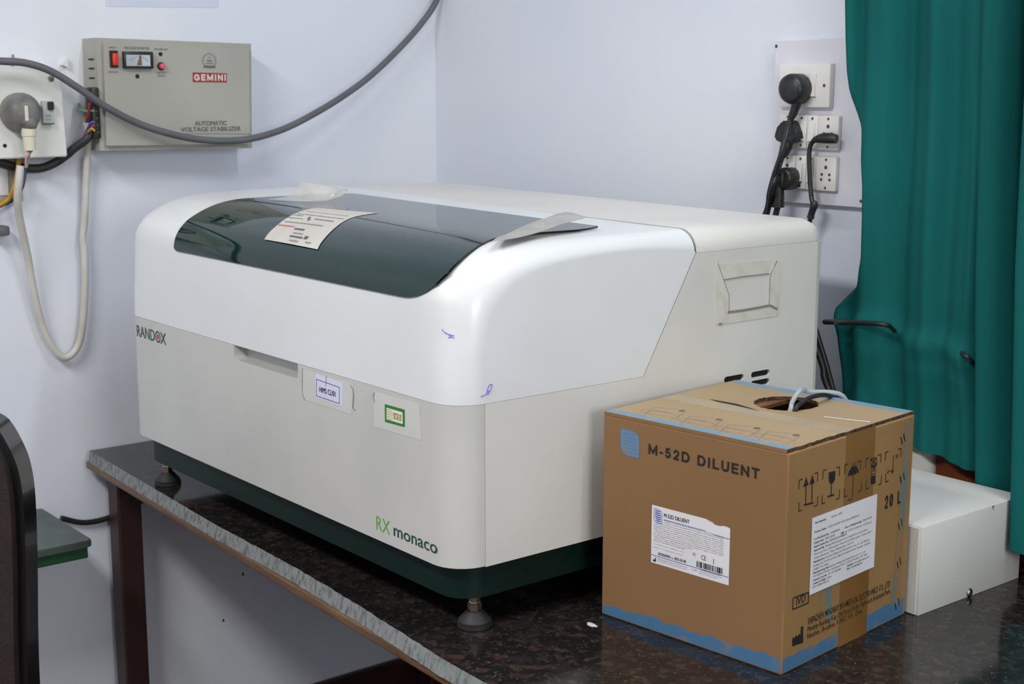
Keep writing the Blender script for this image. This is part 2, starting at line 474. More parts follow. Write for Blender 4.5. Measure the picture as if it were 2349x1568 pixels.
BW = Plane((0, YB, 0), (1, 0, 0), (0, 0, 1))      # socket wall: a = x, b = z  (normal towards the room)

# ================================================================== granite table
TT = thing('granite_table', 'long black granite topped table with rough grey front edge under the white analyser', 'table', (-1.5, 1.4, ZF))
front = [at(px, py, 2, 0.0) for px, py in ((205, 1033), (330, 1106), (500, 1206), (670, 1297), (760, 1349), (840, 1399), (926, 1452), (998, 1500), (1060, 1536), (1117, 1568))]
fx = [(p.x, p.y) for p in front]
sl = (fx[-1][1] - fx[-4][1]) / (fx[-1][0] - fx[-4][0])
outl = [fx[0]]
rnd = random.Random(3)
for (xa, ya), (xb, yb) in zip(fx, fx[1:]):
    n = max(2, int((xb - xa) / 0.012))
    for i in range(1, n + 1):
        t = i / n; k = 1.0 if i < n else 0.4
        amp = 0.0004 if xb < -1.75 else 0.0010
        outl.append((xa + (xb - xa) * t, ya + (yb - ya) * t + rnd.uniform(-amp, amp) * k))
outl += [(-0.9, fx[-1][1] - 0.012), (-0.5, fx[-1][1] - 0.024)]
top_o = outl + [(-0.5, YB - 0.004), (XL + 0.012, YB - 0.004)]
bm = BM()
nF = len(outl)
lowo = [(x + 0.0, y - (0.006 if 0 < i < nF - 1 else 0.0) + (0 if i >= nF else rnd.uniform(-0.0005, 0.0005))) for i, (x, y) in enumerate(outl)] + top_o[nF:]
A = [bm.verts.new((x, y, 0.0)) for x, y in top_o]; B = [bm.verts.new((x, y, -0.020)) for x, y in lowo]
bm.faces.new(A); bm.faces.new(B[::-1])
for i in range(len(A)):
    f = bm.faces.new((A[i], A[(i + 1) % len(A)], B[(i + 1) % len(A)], B[i]))
    f.material_index = 1
obj('granite_top', bm, [M['granite'], M['gran_edge']], TT)
wl = [at(px, py, 2, -0.020) for px, py in ((200, 1056), (1053, 1564))]
ws = (wl[1].y - wl[0].y) / (wl[1].x - wl[0].x)
wy = lambda x: wl[0].y + ws * (x - wl[0].x) - 0.003
bm = BM()
prism(bm, [(wl[0].x, wy(wl[0].x)), (-0.5, wy(-0.5)), (-0.5, wy(-0.5) + 0.03), (wl[0].x, wy(wl[0].x) + 0.03)], lambda a, b: Vector((a, b, -0.0345)), lambda a, b: Vector((a, b, -0.0202)))
bmesh.ops.bevel(bm, geom=bm.edges[:], offset=0.003, segments=3, profile=0.5, affect='EDGES')
obj('wood_edging', bm, M['wood'], TT, 50)
bm = BM(); prism(bm, [(XL + 0.02, wy(XL) + 0.03), (-0.5, wy(-0.5) + 0.03), (-0.5, YB - 0.01), (XL + 0.02, YB - 0.01)], lambda a, b: Vector((a, b, -0.0345)), lambda a, b: Vector((a, b, -0.0202)))
obj('plywood_base', bm, M['leg'], TT)
for lx, ly in ((-2.546, 1.035), (-0.60, 1.035), (-2.546, 1.76), (-0.60, 1.76)):
    obj('leg', box(BM(), lx, lx + 0.048, ly, ly + 0.048, ZF, -0.0346, 0.004), M['leg'], TT)
obj('rail', box(BM(), -2.498, -0.60, 1.765, 1.80, -0.075, -0.0346), M['leg'], TT)

# ================================================================== analyser
X0, X1, YFm, YRm = -2.2930, -1.3389, 0.9816, 1.669
ZB, ZS = 0.0912, 0.2977
AN = thing('chemistry_analyser', 'large white benchtop analyser with dark green tinted visor and green plinth', 'analyser', ((X0 + X1) / 2, (YFm + YRm) / 2, 0.0))
# lid profile (y, z); top height creeps up slightly to the left
PR = [(0.9818, 0.2985), (0.9816, 0.330), (0.9814, 0.365), (0.9816, 0.395), (0.9822, 0.415), (0.9838, 0.4300), (0.9905, 0.4450), (1.0055, 0.4600), (1.028, 0.4720), (1.0515, 0.4808), (1.074, 0.4860), (1.100, 0.4888), (1.139, 0.4898), (1.20, 0.4900), (1.29, 0.4900), (1.387, 0.4900)]
PRS = [(p.x, p.y) for p in spline([Vector((a, b, 0)) for a, b in PR], 4)]


QR = [(1.028, .2985), (1.0265, .330), (1.027, .362), (1.0315, .386), (1.0370, .4005), (1.0435, .4125), (1.0520, .424), (1.0640, .4355), (1.080, .4455), (1.0975, .4525), (1.114, .4565), (1.132, .460), (1.158, .4640), (1.208, .4680), (1.292, .4690), (1.3885, .4615)]
QRS = [(p.x, p.y) for p in spline([Vector((a, b, 0)) for a, b in QR], 4)]   # outline of the flat side face


def ztop(x): return 0.4895 + 0.0105 * max(0.0, min(1.25, (-1.43 - x) / 0.66))


def prof_n(i):
    a = PRS[max(i - 1, 0)]; b = PRS[min(i + 1, len(PRS) - 1)]
    t = Vector((b[0] - a[0], b[1] - a[1])).normalized(); return Vector((-t.y, t.x))


def lid_pt(i, x, d=0.0):
    """profile sample i at station x, pushed outwards by d"""
    y, z = PRS[i]; n = prof_n(i)
    k = (ztop(x) - 0.298) / (0.49 - 0.298)
    return Vector((x, y + n.x * d, 0.298 + (z - 0.298) * k + n.y * d))


def lid_f(f, x, d=0.0):
    f = max(0.0, min(len(PRS) - 1.001, f)); i = int(f); t = f - i
    return lid_pt(i, x, d).lerp(lid_pt(i + 1, x, d), t)


def hit(px, py):
    """pixel -> (profile parameter, x) on the lid skin"""
    d = ray(px, py); best = None
    for i in range(len(PRS) - 1):
        for x in (0,):
            xx = -1.7
            for _ in range(6):
                a = lid_pt(i, xx); b = lid_pt(i + 1, xx)
                e = b - a; nrm = Vector((0, -e.z, e.y))
                den = d.dot(nrm)
                if abs(den) < 1e-12: break
                P = CAM + d * ((a - CAM).dot(nrm) / den); xx = P.x
            t = (P - a).dot(e) / e.length_squared
            if -0.001 <= t <= 1.001:
                s = (P - CAM).length
                if best is None or s < best[0]: best = (s, i + t, P.x)
    return (best[1], best[2]) if best else None


def Rf(i):
    y, z = PRS[i]
    s = i / (len(PRS) - 1)
    a = min(1, max(0, (z - 0.30) / 0.10)); r = 0.046 + 0.020 * a * a * (3 - 2 * a)
    b = min(1, max(0, (y - 1.05) / 0.22)); return r + (0.034 - r) * b * b * (3 - 2 * b)


NS = len(PRS)
bm = BM()
stations = []
for k in range(13):                                    # left fillet to right fillet
    stations.append(('L', k / 12))
for k in range(1, 16): stations.append(('M', k / 16))
for k in range(13): stations.append(('R', k / 12))
rows = []
for kind, t in stations:
    row = []
    for i in range(NS):
        R = Rf(i); D = Vector((0, QRS[i][0] - PRS[i][0], QRS[i][1] - PRS[i][1]))
        if kind == 'M': row.append(lid_pt(i, (X0 + R) + (X1 - X0 - 2 * R) * t)); continue
        ph = (t if kind == 'L' else 1 - t) * PI / 2
        x = X0 + R * (1 - math.cos(ph)) if kind == 'L' else X1 - R * (1 - math.cos(ph))
        row.append(lid_pt(i, x) + D * (1 - math.sin(ph)))
    rows.append(row)
V = [[bm.verts.new(p) for p in r] for r in rows]
for a, b in zip(V, V[1:]):
    for i in range(NS - 1): bm.faces.new((a[i], a[i + 1], b[i + 1], b[i]))
for side, r in ((X0, V[0]), (X1, V[-1])):              # flat side faces with the slanted rear edge
    extra = [bm.verts.new((side, 1.391, 0.4585)), bm.verts.new((side, 1.2955, 0.2985))]
    bm.faces.new(r + extra if side == X1 else (r + extra)[::-1])
from mathutils.bvhtree import BVHTree
LIDT = BVHTree.FromBMesh(bm)
obj('lid', bm, M['white'], AN, 35)


def onlid(px, py, off=0.0004):
    d = ray(px, py).normalized(); loc, nrm, _, _ = LIDT.ray_cast(CAM, d)
    if nrm.dot(d) > 0: nrm = -nrm
    return loc + nrm * off

# housing behind / below the lid
hp = [(1.0295, ZB), (YRm, ZB), (YRm, 0.4568), (1.3925, 0.4568), (1.2968, 0.2970), (1.0295, 0.2970)]
bm = BM(); prism(bm, hp, lambda a, b: Vector((X0, a, b)), lambda a, b: Vector((X1, a, b)))
es = [e for e in bm.edges if all(abs(v.co.y - YRm) < 1e-5 for v in e.verts) and abs(e.verts[0].co.x - e.verts[1].co.x) < 1e-5]
bmesh.ops.bevel(bm, geom=es, offset=0.022, segments=6, profile=0.5, affect='EDGES')
es = [e for e in bm.edges if e.calc_length() > 0.02 and len(e.link_faces) == 2 and e.calc_face_angle(0) > 0.4]
bmesh.ops.bevel(bm, geom=es, offset=0.0012, segments=2, profile=0.5, affect='EDGES')
HS = obj('side_housing', bm, M['side'], AN, 35)
SD = Plane((X1, 0, 0), (0, 1, 0), (0, 0, 1))
slots = []
for bl, tr in (((1661, 881), (1707, 861)), ((1723, 864), (1766, 849)), ((1661, 898), (1707, 880)), ((1723, 884), (1765, 870))):
    a0, b0 = SD.px(*bl); a1, b1 = SD.px(*tr); slots.append((a0, a1, (b0 + b1) / 2 - 0.0045, (b0 + b1) / 2 + 0.0045))
z1, z2 = slots[1][2], slots[3][2]
slots = [(slots[0][0], slots[0][1], z1, z1 + .009), (slots[1][0], slots[1][1], z1, z1 + .009), (slots[0][0], slots[0][1], z2, z2 + .009), (slots[1][0], slots[1][1], z2, z2 + .009),
         (slots[0][0], slots[0][1], 2 * z2 - z1, 2 * z2 - z1 + .009), (slots[1][0], slots[1][1], 2 * z2 - z1, 2 * z2 - z1 + .009)]
bm = BM()
for a0, a1, b0, b1 in slots: pprism(bm, SD, rrect(a0, a1, b0, b1, 0.0044), -0.012, 0.01)
bool_cut(HS, bm)
for a0, a1, b0, b1 in slots:
    obj('vent_slot', pprism(BM(), SD, rrect(a0 + .0002, a1 - .0002, b0 + .0002, b1 - .0002, 0.0042), -0.0119, -0.004), M['dark'], HS, label='black ventilation slot')

# front panel: wraps both corners
def plan(x0, x1, y0, y1, r, n=8):
    o = [(x0, y1), (x0, y0 + r)]
    o += [(x0 + r - r * math.cos(i / n * PI / 2), y0 + r - r * math.sin(i / n * PI / 2)) for i in range(1, n + 1)]
    o += [(x1 - r + r * math.sin(i / n * PI / 2), y0 + r - r * math.cos(i / n * PI / 2)) for i in range(0, n + 1)]
    o += [(x1, y1)]
    return o


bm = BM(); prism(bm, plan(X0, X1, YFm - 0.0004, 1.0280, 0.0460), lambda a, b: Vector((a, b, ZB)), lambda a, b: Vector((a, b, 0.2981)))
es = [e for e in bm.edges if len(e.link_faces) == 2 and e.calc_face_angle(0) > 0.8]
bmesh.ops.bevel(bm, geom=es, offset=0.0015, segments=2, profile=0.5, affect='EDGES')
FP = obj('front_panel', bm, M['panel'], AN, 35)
FR = Plane((0, YFm - 0.0004, 0), (1, 0, 0), (0, 0, 1))
a0 = FR.px(536, 792)[0]; a1 = FR.px(683, 838)[0]
bm = BM(); pprism(bm, FR, rrect(a0, a1, 0.2765, 0.33, 0.007), -0.022, 0.02); bool_cut(FP, bm)
bm = BM()
for i in range(NS): pass
# rear top cover
bm = BM(); box(bm, X0, X1, 1.3925, YRm + 0.001, 0.4582, 0.4905)
zt = [v for v in bm.verts if v.co.z > 0.47]
for v in zt: v.co.z = ztop(v.co.x) + 0.0003 - (0.0045 if v.co.x < -2 else 0)
es = [e for e in bm.edges if (all(v.co.z > 0.47 for v in e.verts) and not all(v.co.y < 1.40 for v in e.verts)) or (all(v.co.y > 1.6 for v in e.verts) and abs(e.verts[0].co.z - e.verts[1].co.z) > 0.02)]
bmesh.ops.bevel(bm, geom=es, offset=0.0305, segments=8, profile=0.5, affect='EDGES')
obj('rear_cover', bm, M['side'], AN, 40)
# plinth
bm = BM(); pl_ = plan(X0 + 0.022, X1 - 0.012, YFm + 0.016, 1.64, 0.040)
prism(bm, pl_, lambda a, b: Vector((a, b, 0.046)), lambda a, b: Vector((a, b, ZB - 0.0006)))
PLN = obj('plinth', bm, M['green'], AN, 35)
for px, py in ((1215, 1304),):
    a, b = Plane((X1 - 0.012, 0, 0), (0, 1, 0), (0, 0, 1)).px(px, py)
    obj('plug_disc', lathe(BM(), (X1 - 0.0121, a, b), (1, 0, 0), [(0, 0.0055), (0.001, 0.0055), (0.0012, 0.004), (0.0012, 0.0)], 16), M['green'], PLN, 30)
for fxx, fyy in ((-1.3735, 1.0370), (-2.2375, 1.0200), (-1.3800, 1.6050), (-2.2150, 1.6050)):
    F = obj('levelling_foot', lathe(BM(), (fxx, fyy, 0), (0, 0, 1), [(0, 0.0205), (0.001, 0.0225), (0.006, 0.0225), (0.0065, 0.0205), (0.0075, 0.0215), (0.0095, 0.0212), (0.0205, 0.0120), (0.022, 0.0105), (0.022, 0.0)], 32), M['rubber'], AN, 30)
    obj('nut', lathe(BM(), (fxx, fyy, 0.0215), (0, 0, 1), [(0, 0.0075), (0.0008, 0.0092), (0.010, 0.0092), (0.0105, 0.0078), (0.012, 0.0072), (0.022, 0.0072), (0.0225, 0.006)], 6), M['steel'], F)
    obj('stem', lathe(BM(), (fxx, fyy, 0.040), (0, 0, 1), [(0, 0.005), (0.0058, 0.005)], 14), M['steel'], F, 30)

# visor: tinted shell over the lid's curve
edge = [(18.0, -1.4540), (18.12, -1.4380), (18.40, -1.4290), (19.0, -1.4175), (19.9, -1.4070)] + [hit(*q) for q in ((980, 670), (1003, 653), (1030, 628), (1056, 600), (1084, 577), (1112, 560), (1142, 549), (1180, 541))]
edge = [e for e in edge if e]
FT = None
for k in range(NS):
    if PRS[k][0] >= 1.298: FT = k - 0.3; break
FBL, FBR = 16.85, 18.0                                # the lower edge dips a little to the right


def xr(f):
    E_ = edge
    if f >= E_[-1][0]: return E_[-1][1] + (-1.4245 - E_[-1][1]) * min(1, (f - E_[-1][0]) / 6.0)
    for (fa, xa), (fb_, xb) in zip(E_, E_[1:]):
        if fa <= f <= fb_: return xa + (xb - xa) * (f - fa) / max(1e-6, fb_ - fa)
    return E_[0][1]


rows_top = []; NF = 60; NX = 26
for j in range(NF + 1):
    u = (j / NF) ** 1.8; f = (FBL + (FT - FBL) * u, FBR + (FT - FBR) * u)
    dl = max(0.0, 1 - u * NF / 2.5)
    xl_ = -2.090 + 0.012 * (1 - math.sqrt(max(0, 1 - dl * dl)))
    xr_ = xr(FBR + (FT - FBR) * u)
    dt = max(0.0, 1 - (NF - j) / 1.5)
    rows_top.append((f, xl_ + 0.02 * dt, xr_ - 0.02 * dt))
bm = BM()
lowv = [[lid_f(f[0] + (f[1] - f[0]) * i / NX, a + (b - a) * i / NX, -0.0006) for i in range(NX + 1)] for f, a, b in rows_top]
hiv = [[lid_f(f[0] + (f[1] - f[0]) * i / NX, a + (b - a) * i / NX, 0.0026) for i in range(NX + 1)] for f, a, b in rows_top]
Lv = [[bm.verts.new(p) for p in r] for r in lowv]; Hv = [[bm.verts.new(p) for p in r] for r in hiv]
for T in (Lv, Hv):
    for a, b in zip(T, T[1:]):
        for i in range(NX): bm.faces.new((a[i], a[i + 1], b[i + 1], b[i]))
rim = []
for a, b in zip(range(NF), range(1, NF + 1)):
    for i in (0, NX): rim.append(bm.faces.new((Lv[a][i], Lv[b][i], Hv[b][i], Hv[a][i])))
for i in range(NX):
    for j in (0, NF): rim.append(bm.faces.new((Lv[j][i], Lv[j][i + 1], Hv[j][i + 1], Hv[j][i])))
for f in rim: f.material_index = 1
VS = obj('visor', bm, [M['visor'], M['visor_edge']], AN, 40)


def lidpatch(bm, corners, off, nu=10, nv=10, wob=0.0, thick=None):
    """patch on the lid skin from 4 pixel corners bl, br, tr, tl"""
    C = [hit(*q) for q in corners]
    rows = []
    for j in range(nv + 1):
        v = j / nv; r = []
        for i in range(nu + 1):
            u = i / nu
            f = (C[0][0] * (1 - u) + C[1][0] * u) * (1 - v) + (C[3][0] * (1 - u) + C[2][0] * u) * v
            x = (C[0][1] * (1 - u) + C[1][1] * u) * (1 - v) + (C[3][1] * (1 - u) + C[2][1] * u) * v
            r.append(lid_f(f, x, off + wob * math.sin(3.1 * u + 2 * v)))
        rows.append(r)
    return grid(bm, rows, thick)


bm = BM(); lidpatch(bm, ((610, 553), (732, 576), (868, 493), (728, 483)), 0.0040, 12, 14, 0.0006, 0.0004)
PN = obj('paper_note', bm, M['paper'], VS, 60, label='torn white paper note taped on the visor')
Cn = [hit(*q) for q in ((610, 553), (732, 576), (868, 493), (728, 483))]


def notept(u, v, o=0.0047):
    f = (Cn[0][0] * (1 - u) + Cn[1][0] * u) * (1 - v) + (Cn[3][0] * (1 - u) + Cn[2][0] * u) * v
    x = (Cn[0][1] * (1 - u) + Cn[1][1] * u) * (1 - v) + (Cn[3][1] * (1 - u) + Cn[2][1] * u) * v
    return lid_f(f, x, o + 0.0006 * math.sin(3.1 * u + 2 * v))


def noteline(bm, u0, u1, v, h, mi, rr):
    u = u0
    while u < u1:
        e = min(u1, u + rr.uniform(0.012, 0.05))
        q = [notept(u, v), notept(e, v), notept(e, v + h), notept(u, v + h)]
        f = bm.faces.new([bm.verts.new(p) for p in q]); f.material_index = mi
        u = e + rr.uniform(0.004, 0.012)


bm = BM(); rr = random.Random(5)
for u0, u1, v, h, mi in ((.05, .95, .62, .018, 0), (.03, .22, .56, .02, 0), (.03, .30, .47, .02, 0), (.5, .85, .50, .03, 0), (.06, .78, .36, .02, 0), (.02, .33, .27, .025, 1),
                         (.38, .56, .23, .03, 2), (.43, .60, .16, .02, 0), (.42, .66, .10, .025, 2), (.46, .62, .04, .02, 0), (.75, .85, .05, .02, 0), (.68, .74, .10, .05, 2), (.36, .40, .50, .06, 2), (.41, .44, .45, .05, 2), (.1, .9, .75, .012, 0)):
    noteline(bm, u0, u1, v, h, mi, rr)
obj('note_lettering', bm, [M['faint'], M['redink'], M['greyink']], PN)

# curled strips of clear tape on the visor's rear edge
def sheet(name, P, parent, m, thick=0.0003, label=None):
    bm = BM(); grid(bm, [[Vector(p) for p in spline(r, 5)] for r in P], thick)
    return obj(name, bm, m, parent, 60, label)


pa = [at(px, py, 2, 0.5035) for px, py in ((684, 452), (720, 455), (760, 457), (796, 456))]
up = lambda p, dz, dy, dx=0: p + Vector((dx, dy, dz))
rows_ = [[up(p, -0.001, -0.055 + 0.006 * i) for i, p in enumerate(pa)], [up(p, 0.0015, -0.028) for p in pa], [up(p, 0.006, -0.008) for p in pa],
         [up(p, 0.016, 0.000, 0.001) for p in pa], [up(p, z, 0.004, dx) for p, z, dx in zip(pa, (0.026, 0.024, 0.019, 0.013), (.007, .004, 0, -.006))],
         [up(p, z, 0.012, dx) for p, z, dx in zip(pa, (0.0262, 0.0235, 0.0178, 0.011), (.01, .008, 0, -.008))]]
sheet('tape_strip', rows_, VS, M['curlc'], label='curled clear tape standing up at the visor rear')
pb = [at(px, py, 2, z) for (px, py), z in zip(((1128, 553), (1185, 545), (1240, 531), (1290, 513), (1335, 502)), (0.4935, 0.4950, 0.4985, 0.5050, 0.5085))]
pc = [at(px, py, 2, z) for (px, py), z in zip(((1155, 541), (1200, 518), (1250, 500), (1300, 486), (1352, 499)), (0.4930, 0.4985, 0.5060, 0.5110, 0.5090))]
pm = [(a + b) / 2 + Vector((0, 0, 0.002)) for a, b in zip(pb, pc)]
sheet('tape_strip', [pb, pm, pc], VS, M['curl'], label='twisted strip of clear tape lifting off the visor')

# lettering and stickers on the front
bm = BM()
fit_text(bm, 'RAND', FR, (315, 770), (315, 745), (355.5, 782), 0.0005, 0.012)
a, b = FR.px(349, 776); a2, b2 = FR.px(382, 787); ht = FR.px(315, 745)[1] - FR.px(315, 770)[1]
bl_ = FR.px(315, 770)[1]
text(bm, 'X', FR, FR.px(368.5, 783)[0], bl_, FR.px(381.5, 787)[0] - FR.px(368.5, 783)[0], ht, 0.0005, 0.012, True)
bm2 = bm
ca = FR.px(362.6, 777)[0]; cr = (FR.px(369.0, 770)[0] - FR.px(357.0, 770)[0]) / 2
ob = circ(ca, bl_ + ht / 2, cr, 28, ht / 2 + 0.0004); ib = circ(ca, bl_ + ht / 2, cr * 0.74, 28, ht / 2 * 0.74)
vo = [bm.verts.new(FR.pt(x, y, 0.0005)) for x, y in ob]; vi = [bm.verts.new(FR.pt(x, y, 0.0005)) for x, y in ib]
for i in range(28): bm.faces.new((vo[i], vo[(i + 1) % 28], vi[(i + 1) % 28], vi[i]))
f = bm.faces.new([bm.verts.new(FR.pt(x, y, 0.0005)) for x, y in circ(ca, bl_ + ht / 2, cr * 0.42, 18, ht * 0.24)]); f.material_index = 1
# squeeze RAND so that it stops before the O
obj('maker_lettering', bm, [M['dgtext'], M['redtext']], FP, label='dark green lettering with red dot')
bm = BM(); fit_text(bm, 'RX', FR, (864, 1213), (864, 1182), (895, 1225), 0.0005, -0.006)
fit_text(bm, 'monaco', FR, (904, 1228), (904, 1209), (1003, 1270), 0.0005, 0.020, mi=1)
obj('model_lettering', bm, [M['lgtext'], M['dgtext']], FP, label='light and dark green lettering')


def sticker(pl, px, name, parent, m, d0=0.0003, d1=0.0007, label=None):
    bm = BM(); pprism(bm, pl, [pl.px(*q) for q in px], d0, d1)
    return obj(name, bm, m, parent, label=label)


sticker(FR, ((695, 915), (807, 950), (811, 880), (695, 845)), 'clear_film', FP, M['tapef'], 0.0002, 0.0004)
sticker(FR, ((858, 978), (968, 1010), (962, 926), (858, 897)), 'clear_film', FP, M['tapef'], 0.0002, 0.0004)
for P in (((695, 844), (694, 880), (695, 905), (700, 917)), ((805, 882), (810, 893), (812, 906), (810, 935), (816, 941)), ((860, 900), (857, 908), (860, 922))):
    bm = BM(); poly(bm, FR, [FR.px(*q) for q in P], 0.0018 if len(P) == 3 else 0.0011, 0.0004, 0.0007); obj('dirt_line', bm, M['dirt'], FP)
S1 = sticker(FR, ((725, 911), (786, 931), (786, 878), (725, 857)), 'asset_label', FP, M['lilac'], label='pale lilac asset label')
bm = BM(); fit_text(bm, 'HIMS CL/01', FR, (734, 898), (734, 886), (771, 910), 0.0010, 0.02)
q = [FR.px(*p) for p in ((727, 907), (780, 925), (780, 888), (727, 869), (727, 907))]; poly(bm, FR, q, 0.0007, 0.0007, 0.0010)
q = [FR.px(*p) for p in ((750, 862), (749, 874), (748, 886))]; poly(bm, FR, q, 0.0006, 0.0007, 0.0010)
obj('label_lettering', bm, M['ink'], S1)
S2 = sticker(FR, ((884, 967), (929.5, 979), (929, 939), (883.5, 926)), 'service_label', FP, M['gborder'], label='green bordered service sticker')
q = [FR.px(*p) for p in ((888, 961), (925, 972), (924.5, 945), (888, 934.5))]
bm = BM(); pprism(bm, FR, q, 0.0007, 0.0010); obj('label_field', bm, M['cream'], S2)
bm = BM(); a0, b0 = q[0]; wd = q[1][0] - q[0][0]; hh = q[3][1] - q[0][1]
for k, (s1, s2) in enumerate((('Serial No.', ''), ('Equip. ID', 'HIMS/CL/26'), ('Valid from', '10-10-22'), ('Next due', '30-09-23'), ('Signature', ''))):
    y = b0 + hh * (0.84 - 0.19 * k)
    text(bm, s1, FR, a0 + wd * 0.03, y, wd * 0.34, hh * 0.075, 0.0012)
    if s2: text(bm, s2, FR, a0 + wd * 0.42, y - hh * 0.02, wd * 0.52, hh * 0.15, 0.0012, 0.02, shear=0.3)
obj('label_lettering', bm, M['ink'], S2)
# pen marks on the lid corner
for MK in ((((1014, 755), (1020, 762), (1026, 766)), ((1022, 762), (1030, 768), (1036, 772)), ((1028, 766), (1036, 768), (1042, 770)), ((1028, 774), (1036, 773), (1042, 775))),
           (((1103, 909), (1112, 905), (1122, 895)), ((1116, 900), (1121, 884), (1128, 881)), ((1118, 905), (1124, 896), (1129, 882)))):
    bm = BM()
    for P in MK: tube(bm, [onlid(*q) for q in P], 0.0008, 5, 4)
    obj('pen_mark', bm, M['penink'], AN, 60, label='blue pen scribble')
# taped frame on the right side
def tpoly(name, px, m, d):
    bm = BM(); pprism(bm, SD, [SD.px(*q) for q in px], 0.0002, d); return obj(name, bm, m, HS, label=None)


tpoly('tape_frame', ((1647, 605), (1768, 595), (1764, 627), (1659, 640)), M['tape'], 0.0007)
tpoly('tape_frame', ((1642, 606), (1645, 603), (1659, 640), (1671, 672), (1671, 738), (1642, 742)), M['tape'], 0.0010)
tpoly('tape_frame', ((1671, 716), (1765, 702), (1786, 703), (1782, 724), (1645, 745)), M['tape'], 0.0007)
tpoly('tape_frame', ((1784, 596), (1790, 600), (1785, 722), (1762, 704), (1764, 626)), M['tape'], 0.0010)
bm = BM()
for P, wd in ((((1668, 716), (1700, 712), (1740, 705), (1764, 700)), 0.0035), (((1659, 641), (1700, 634), (1764, 627)), 0.0012), (((1645, 602), (1657, 636), (1671, 676), (1671, 714)), 0.0011), (((1782, 597), (1769, 622), (1765, 640), (1763, 698)), 0.0014), (((1765, 700), (1782, 709)), 0.004), (((1648, 743), (1656, 742)), 0.003)):
    poly(bm, SD, [SD.px(*q) for q in P], wd, 0.0008, 0.0011)
obj('tape_crease', bm, M['dirt'], HS)

# ================================================================== carton
CB = Vector((-1.3035, 1.1925, 0.0)); cth = math.radians(6.2); CS, CH = 0.2815, 0.2725
cu_, cv_ = Vector((math.cos(cth), math.sin(cth), 0)), Vector((-math.sin(cth), math.cos(cth), 0))
CA = thing('cardboard_carton', 'worn brown cardboard carton of diluent with blue edges, standing beside the white analyser', 'carton', CB + cu_ * CS / 2 + cv_ * CS / 2)
CF = Plane(CB, cu_, (0, 0, 1))                                   # front
CR = Plane(CB + cu_ * CS, cv_, (0, 0, 1))                        # right side
CT = Plane(CB + Vector((0, 0, CH)), cu_, cv_)                    # top
T_ = 0.0045


def cpt(a, b, z): return CB + cu_ * a + cv_ * b + Vector((0, 0, z))


rc = random.Random(11)
bm = BM()
NW = 14
def wallgrid(bm, f, n1=NW, n2=NW):
    grid(bm, [[f(i / n1, j / n2) for i in range(n1 + 1)] for j in range(n2 + 1)])


def bulge(u, v): return 0.0022 * math.sin(PI * u) * math.sin(PI * v) + 0.0006 * math.sin(9 * u + 5 * v) * math.sin(PI * u) * math.sin(PI * v)


wallgrid(bm, lambda u, v: cpt(u * CS, -0 * bulge(u, v), v * (CH - T_)))
wallgrid(bm, lambda u, v: cpt(CS, u * CS, v * (CH - T_)))
wallgrid(bm, lambda u, v: cpt(u * CS, CS, v * (CH - T_)))
wallgrid(bm, lambda u, v: cpt(0, u * CS, v * (CH - T_)))
wallgrid(bm, lambda u, v: cpt(u * CS, v * CS, 0))
bmesh.ops.remove_doubles(bm, verts=bm.verts[:], dist=1e-5)
bmesh.ops.recalc_face_normals(bm, faces=bm.faces[:])
bm.normal_update()
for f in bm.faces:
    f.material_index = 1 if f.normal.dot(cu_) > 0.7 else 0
bmesh.ops.solidify(bm, geom=bm.faces[:], thickness=0.004)
es = [e for e in bm.edges if len(e.link_faces) == 2 and e.calc_face_angle(0) > 1.2 and (e.verts[0].co - cpt(CS / 2, CS / 2, CH / 2)).length > 0.19]
CBODY = obj('carton_body', bm, [M['card'], M['cardr']], CA, 30)
m_ = CBODY.modifiers.new('bev', 'BEVEL'); m_.width = 0.003; m_.segments = 3; m_.limit_method = 'ANGLE'; m_.angle_limit = math.radians(60)

# top flaps: front flap and rear flap with a torn round hole
slit = 0.5 * CS
ha = [CT.px(*q) for q in ((1726, 918), (1886, 930), (1806, 905), (1800, 945))]
hc = ((ha[0][0] + ha[1][0]) / 2, (ha[2][1] + ha[3][1]) / 2); hra = (ha[1][0] - ha[0][0]) / 2; hrb = abs(ha[2][1] - ha[3][1]) / 2
print('hole', hc, hra, hrb, slit)
hc = (hc[0], max(hc[1], slit + hrb + 0.002))


